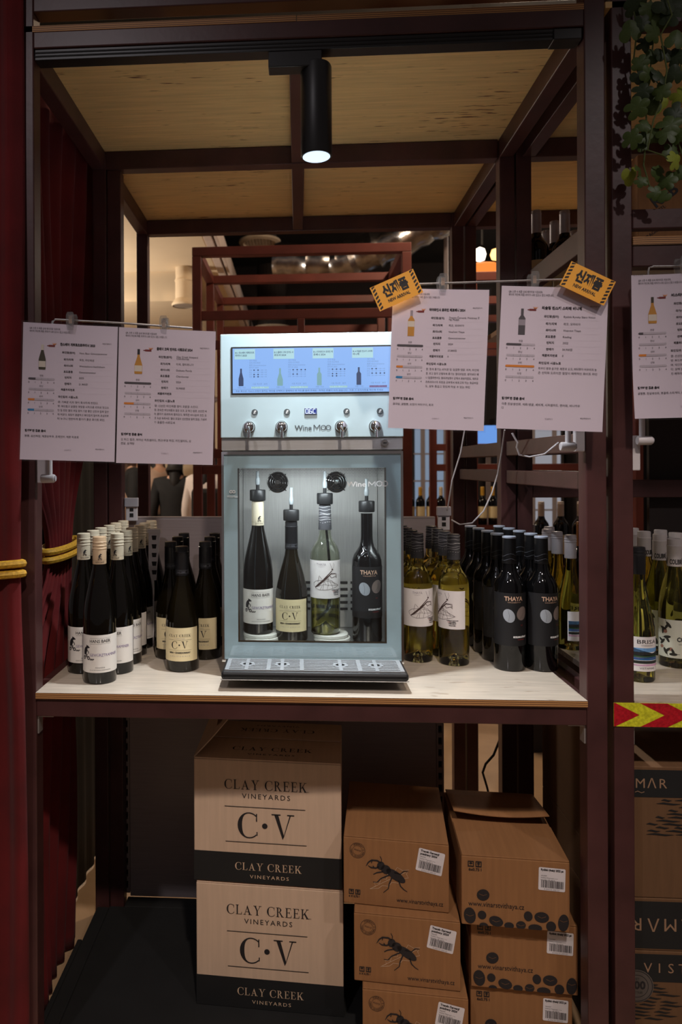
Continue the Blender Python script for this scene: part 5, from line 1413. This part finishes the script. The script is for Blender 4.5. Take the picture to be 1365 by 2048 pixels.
for k, (x, y) in enumerate(((1.0, 6.0), (1.35, 5.0))):
    duct('hanger_rod', f'{("left", "right")[k]} grey ceiling hanger rod behind the slatted frame', 'rod', [(x, y, 2.4), (x, y, 4.3)], .02, GREYUP)
for k, (px, py, Z, r, lab) in enumerate(((520, 482, 3.55, .20, 'round perforated ceiling diffuser seen above the slatted frame'), (545, 655, 3.0, .22, 'round ceiling diffuser seen through the slats'))):
    q = at_z(px, py, Z)
    t = thing('ceiling_diffuser', lab, 'diffuser', q)
    obj('ring', MB().lathe([(r*.80, -.03), (r, -.02), (r, .0), (r*.80, .0), (r*.80, -.03)], 36, cap=False), mat('diffuser_ivory', (190, 172, 150), .5), t, smooth=True)
    g = MB()
    for i in range(-5, 6):
        w_ = sqrt(max(.01, (r*.8)**2-(i*r*.15)**2)); g.box(-w_, w_, i*r*.15-.006, i*r*.15+.006, -.016, -.008); g.box(i*r*.15-.006, i*r*.15+.006, -w_, w_, -.0165, -.0085)
    obj('grid', g, mat('diffuser_ivory', (190, 172, 150), .5), t, 'round grid'); obj('neck', MB().lathe([(r*.8, .0005), (r*.8, .7)], 24), DARKWALL, t)
q = at_y(369, 611, 4.15)
t = thing('duct_outlet', 'cream vertical duct with a flared outlet, seen at the back left', 'duct', q)
obj('pipe', MB().lathe([(.072, .03), (.072, .19), (.077, .192), (.077, .203), (.070, .205), (.070, 2.999-q.z)], 28), CREAM, t, smooth=True)
obj('flare', MB().lathe([(.098, -.006), (.102, .0), (.102, .012), (.074, .05)], 28, cap=False), CREAM, t, smooth=True)
obj('mouth', MB().lathe([(.090, -.002), (.090, .004)], 28), mat('grey_mouth', (150, 138, 126), .7), t)
o = obj('soffit_beam', MB().box(-5, -.97, 4.52, 6.9, 2.82, 3.08), CREAM); tag(o, 'cream duct box under the far lowered ceiling', 'duct', kind=None)
duct('conduit', 'dark conduit rising diagonally on the cream wall at the back left', 'pipe', [(-2.6, 7.15, 3.0), (-1.0, 7.15, 2.2)], .03, GREYUP)
q = at_z(965, 520, 2.75)
t = thing('pendant_lamp', 'glowing amber pendant lamp far behind on the right', 'lamp', q)
AMB = screen_mat('amber_glow', (255, 140, 60), 1.1)
obj('bowl', MB().lathe([(.02, -.115), (.075, -.10), (.11, -.05), (.105, -.04)], 24, cap=False), AMB, t, 'amber bowl', smooth=True)
obj('bulb', MB().lathe([(.002, .055), (.03, .065), (.04, .10), (.03, .135), (.002, .15)], 16, (-.045, -.12, -.10)), screen_mat('bulb_glow', (255, 236, 214), 4.), t, smooth=True)
obj('bulb', MB().lathe([(.002, -.02), (.03, -.01), (.04, .02), (.03, .05), (.002, .06)], 16, (.06, -.12, -.02)), screen_mat('bulb_warm_glow', (255, 190, 110), 3.), t, smooth=True)
obj('rod', MB().tube([(0, 0, .1), (0, 0, 4.29-q.z)], .008, 6), BLACK, t)
# counters with bottles far behind
def far_shelf(label, x0, x1, y, z, d=.35):
    t = thing('wine_counter', label, 'counter', ((x0+x1)/2, y, 0)); w_ = (x1-x0)/2
    obj('top', MB().box(-w_, w_, 0, d, z-.03, z), FRAME_FAR, t); obj('front', MB().box(-w_, w_, .02, .04, 0, z-.0305), DARKWALL, t)
    for s in (-1, 1): obj('side', MB().box(s*w_-.015, s*w_+.015, .041, d, 0, z-.0305), FRAME_FAR, t)
    return t
far_shelf('low red-brown counter with rows of bottles behind the dispenser on the right', .68, 1.75, 4.35, .90)
g = 'bottles on the far counter'
capm = [TANCAP, TANCAP, CREAMCAP, mat('yellow_capsule', (206, 160, 60), .4), mat('yellow_capsule', (206, 160, 60), .4), CREAMCAP]
far0 = {}
for i in range(11):
    m = capm[i % 6]
    if m.name not in far0: o = make_red('x', g, m); far0[m.name] = o
    else: o = copy_tree(far0[m.name])
    o['label'] = f'{("tan", "tan", "cream", "yellow", "yellow", "cream")[i % 6]}-capped bottle on the far counter, number {i+1} from the left'.replace('number 1 ', 'first ')
    ordn = ('first', 'second', 'third', 'fourth', 'fifth', 'sixth', 'seventh', 'eighth', 'ninth', 'tenth', 'eleventh')[i]
    o['label'] = f'{ordn} bottle from the left on the far counter, with a {("tan", "tan", "cream", "yellow", "yellow", "cream")[i % 6]} cap'
    place(o, .76+i*.085, 4.45, .9005, 0)
far_shelf('low counter with white-capped bottles behind the right side rails', 1.12, 1.75, 1.95, .90, .3)
for i in range(4):
    o = make_red('x', 'white-capped bottles behind the side rails', WCAP) if i == 0 else copy_tree(wr0)
    if i == 0: wr0 = o
    o['label'] = f'{("first", "second", "third", "fourth")[i]} white-capped bottle from the left behind the right side rails'
    place(o, 1.205+i*.095, 2.06, .9005, 0)
# lit drinks cabinets along the back wall
def cabinet(label, x, y, w_, h_, c, s):
    t = thing('lit_cabinet', label, 'cabinet', (x, y, 0))
    obj('case', MB().box(-w_/2, w_/2, .03, .5, 0, h_), DARKWALL, t, bevel=.01)
    obj('lit_panel', MB().box(-w_/2+.05, w_/2-.05, .01, .0295, .25, h_-.12), screen_mat('cabinet_glow_%d' % int(s*100), c, s), t, 'glowing front')
    for k in range(4): obj('shelf_edge', MB().box(-w_/2+.03, w_/2-.03, -.01, .009, .45+k*.36, .47+k*.36), GREYUP, t)
    for k in range(-1, 2): obj('mullion', MB().box(k*w_/3-.03, k*w_/3+.03, -.012, -.0105, .25, h_-.12), GREYUP, t)
    return t
cabinet('lit pale-blue cabinet behind the cable right of the dispenser', 1.95, 8.0, .9, 2.0, (150, 170, 196), .55)
cabinet('lit cabinet far behind the right side rails', 2.95, 7.6, .8, 2.0, (190, 190, 200), .5)
cabinet('lit warm cabinet far behind the middle posts', 3.9, 7.6, .8, 2.0, (210, 180, 140), .5)
o = obj('wall_screen', MB().box(-.16, .16, 0, .03, 0, .2), screen_mat('blue_screen', (110, 160, 235), .9)); o.location = at_y(978, 895, 5.0); tag(o, 'small blue lit screen seen between the right posts', 'screen')
o = obj('screen_post', MB().box(-.02, .02, .005, .025, 0, o.location.z-.001), GREYUP); o.location = (at_y(978, 895, 5.0).x, 5.0, 0); tag(o, 'slim grey stand under the small blue screen', 'stand')
for k, (x, y, wd_) in enumerate(((1.62, 5.4, .10), (2.05, 5.2, .10))):
    o = obj('column', MB().box(x-wd_/2, x+wd_/2, y, y+.1, 0, 4.3), CREAM, bevel=.005); tag(o, ('cream column behind the cable loop', 'cream column behind the right side rails')[k], 'column')
o = obj('cushion', MB().lathe([(.002, .20), (.03, .18), (.06, .11), (.075, .03), (.07, .0), (.002, -.004)], 24, cap=False), mat('pale_pink_cloth', (206, 176, 156), .8), smooth=True)
o.location = at_y(236, 1045, 1.9); o.location.z -= .02; tag(o, 'pale rounded cushion behind the left label clip', 'cushion')
o2 = obj('stool', MB().lathe([(.16, 0), (.17, .02), (.03, .04), (.03, .0), (.03, o.location.z-.034), (.10, o.location.z-.02), (.10, o.location.z-.0045)], 24), FRAME_FAR, smooth=True); o2.location = (o.location.x, o.location.y, 0); tag(o2, 'dark stool carrying the pale cushion', 'stool')

# ------------------------------------------------------------------ people in the hall
def skin_mesh(name, joints, edges, rad, m, parent, sub=1, root=0):
    me = bpy.data.meshes.new(name); me.from_pydata([tuple(j) for j in joints], edges, []); me.materials.append(m)
    o = bpy.data.objects.new(name, me); COL.objects.link(o); o.parent = parent
    o.modifiers.new('skin', 'SKIN'); s = o.modifiers.new('sub', 'SUBSURF'); s.levels = sub; s.render_levels = sub
    lay = me.skin_vertices[0].data
    for i, r in enumerate(rad): lay[i].radius = (r, r) if not isinstance(r, tuple) else r
    lay[root].use_root = True
    for p_ in me.polygons: p_.use_smooth = True
    try: o.modifiers['skin'].use_smooth_shade = True
    except Exception: pass
    return o
def person(label, x, y, h, rz, coat, trousers, hair, skin, long_hair=False, arm=0.):
    t = thing('person', label, 'person', (x, y, 0), rz)
    k = h/1.7
    J = []; R = []; E = []
    def j(p, r, fr=None):
        J.append((p[0]*k, p[1]*k, p[2]*k)); R.append((r[0]*k, r[1]*k) if isinstance(r, tuple) else r*k)
        if fr is not None: E.append((fr, len(J)-1))
        return len(J)-1
    pel = j((0, 0, .92), (.15, .10)); wst = j((0, .0, 1.08), (.135, .10), pel); ch = j((0, .01, 1.27), (.16, .115), wst); sh = j((0, .01, 1.40), (.12, .085), ch)
    nk = j((0, .005, 1.47), .052, sh); hd0 = j((0, -.005, 1.545), .072, nk); hd1 = j((0, -.01, 1.63), .078, hd0); j((0, .0, 1.685), .045, hd1)
    for s in (-1, 1):
        a = j((s*.175, .01, 1.385), .058, sh); e = j((s*.235, .03, 1.12), .042, a); ha = (s*(.25-.10*arm), -.03-.16*arm, .88+.26*arm)
        wr = j(ha, .028, e)
        d = Vector((ha[0]-s*.235, ha[1]-.03, ha[2]-1.12)).normalized()
        pm = j(Vector(ha)+d*.07, .030, wr)
        for f_ in range(4): 
            b0 = Vector(ha)+d*.09+Vector((0, (f_-1.5)*.020, 0)); i0 = j(b0, .0095, pm); i1 = j(b0+d*(.035+.006*(f_ in (1, 2)))+Vector((-s*.006, 0, 0)), .0085, i0); j(b0+d*(.062+.010*(f_ in (1, 2)))+Vector((-s*.018, 0, 0)), .0075, i1)
        th = j(Vector(ha)+d*.04+Vector((0, -.034, 0)), .0105, wr); j(Vector(ha)+d*.075+Vector((0, -.048, 0)), .009, th)
        hp = j((s*.09, 0, .86), .088, pel); kn = j((s*.10, -.01, .49), .058, hp); an = j((s*.10, .015, .09), .040, kn); j((s*.105, -.11, .035), .036, an)
    skin_mesh('body', J, E, R, skin, t)
    # clothing follows the same joints
    def cloth(name, pts, m, sub=1):
        JJ = []; RR = []; EE = []
        for (p, r, fr) in pts:
            JJ.append(tuple(q*k for q in p)); RR.append((r[0]*k, r[1]*k) if isinstance(r, tuple) else r*k)
            if fr is not None: EE.append((fr, len(JJ)-1))
        return skin_mesh(name, JJ, EE, RR, m, t, sub)
    c = [((0, 0, .84), (.19, .14), None), ((0, .0, 1.08), (.175, .13), 0), ((0, .01, 1.27), (.195, .14), 1), ((0, .01, 1.41), (.165, .12), 2), ((0, .01, 1.475), (.09, .085), 3)]
    for s in (-1, 1):
        n0 = len(c); c += [((s*.18, .01, 1.385), .078, 3), ((s*.238, .03, 1.12), .060, n0), ((s*(.248-.09*arm), -.02-.14*arm, .92+.23*arm), .046, n0+1)]
    cloth('coat', c, coat)
    c = [((0, 0, .93), (.165, .115), None)]
    for s in (-1, 1):
        n0 = len(c); c += [((s*.09, 0, .86), .102, 0), ((s*.10, -.01, .49), .074, n0), ((s*.10, .015, .10), .058, n0+1)]
    cloth('trousers', c, trousers)
    for s in (-1, 1): obj('shoe', MB().lathe([(.045*k, 0), (.052*k, .01*k), (.050*k, .04*k), (.03*k, .07*k)], 16, (s*.10*k, -.02*k, 0)), BLACK, t, smooth=True)
    hp = [((0, .025, 1.56), .083, None), ((0, .012, 1.64), .092, 0), ((0, .005, 1.70), .06, 1), ((0, .05, 1.51), .06, 0)]
    if long_hair: hp += [((0, .06, 1.42), .075, 3), ((0, .08, 1.30), .05, 4)]
    cloth('hair', hp, hair)
    f = MB()
    f.lathe([(.002, -.012), (.011, -.006), (.012, .004), (.003, .014)], 10, (0, -.088*k, 1.585*k))
    obj('nose', f, skin, t, smooth=True)
    for s in (-1, 1):
        obj('eye', MB().lathe([(.002, -.006), (.007, 0), (.002, .006)], 10, (s*.031*k, -.080*k, 1.612*k)), BLACK, t, smooth=True)
        obj('ear', MB().lathe([(.003, -.028), (.013, -.01), (.013, .012), (.003, .026)], 10, (s*.080*k, .0, 1.60*k)), skin, t, smooth=True)
    obj('mouth', MB().box(-.022*k, .022*k, -.081*k, -.076*k, 1.545*k, 1.552*k), mat('lip_skin', (160, 90, 80), .6), t)
    return t
SKIN = mat('light_skin', (214, 168, 140), .55, var=.05); HAIR = mat('black_hair', (26, 22, 21), .6, var=.2, stretch=(40, 40, 1)); BROWNHAIR = mat('brown_hair', (70, 44, 28), .6, var=.2, stretch=(40, 40, 1))
KCLOTH = mat('black_cloth', (27, 26, 27), .85, var=.15); GCLOTH = mat('grey_cloth', (60, 58, 62), .85, var=.15); WCLOTH = mat('white_cloth', (206, 192, 184), .8, var=.08); PCLOTH = mat('pale_pink_cloth', (206, 176, 156), .8)
CL = lambda px, Y: at_y(px, 930, Y).x
person('person in a black coat with black hair seen from behind, left of the dispenser', CL(352, 4.9), 4.9, 1.52, pi, KCLOTH, KCLOTH, HAIR, SKIN, True)
person('person in a dark coat turned sideways at the left of the black-coated person', CL(268, 5.5), 5.5, 1.62, 1.9, KCLOTH, GCLOTH, BROWNHAIR, SKIN, True)
person('person in pale pink clothing behind the black-coated person', CL(318, 6.3), 6.3, 1.60, .6, PCLOTH, GCLOTH, HAIR, SKIN, True)
pw = person('person in a white jacket with a black shoulder bag beside the dispenser', CL(421, 4.2), 4.2, 1.56, pi*.85, WCLOTH, KCLOTH, HAIR, SKIN, True)
bag = obj('shoulder_bag', MB().box(-.14, .14, -.05, .05, 0, .24), KCLOTH, bevel=.03); bag.location = (CL(421, 4.0), 3.94, .98); tag(bag, 'black shoulder bag hanging on the white-jacketed person', 'bag')
st = obj('strap', MB().tube([(-.12, 0, .23), (-.10, .04, .33), (.0, .10, .44), (.10, .05, .33), (.12, 0, .23)], .012, 8), KCLOTH, bag, smooth=True)

bpy.data.objects.remove(TO); bpy.data.curves.remove(TC); bpy.data.scenes.remove(TS)
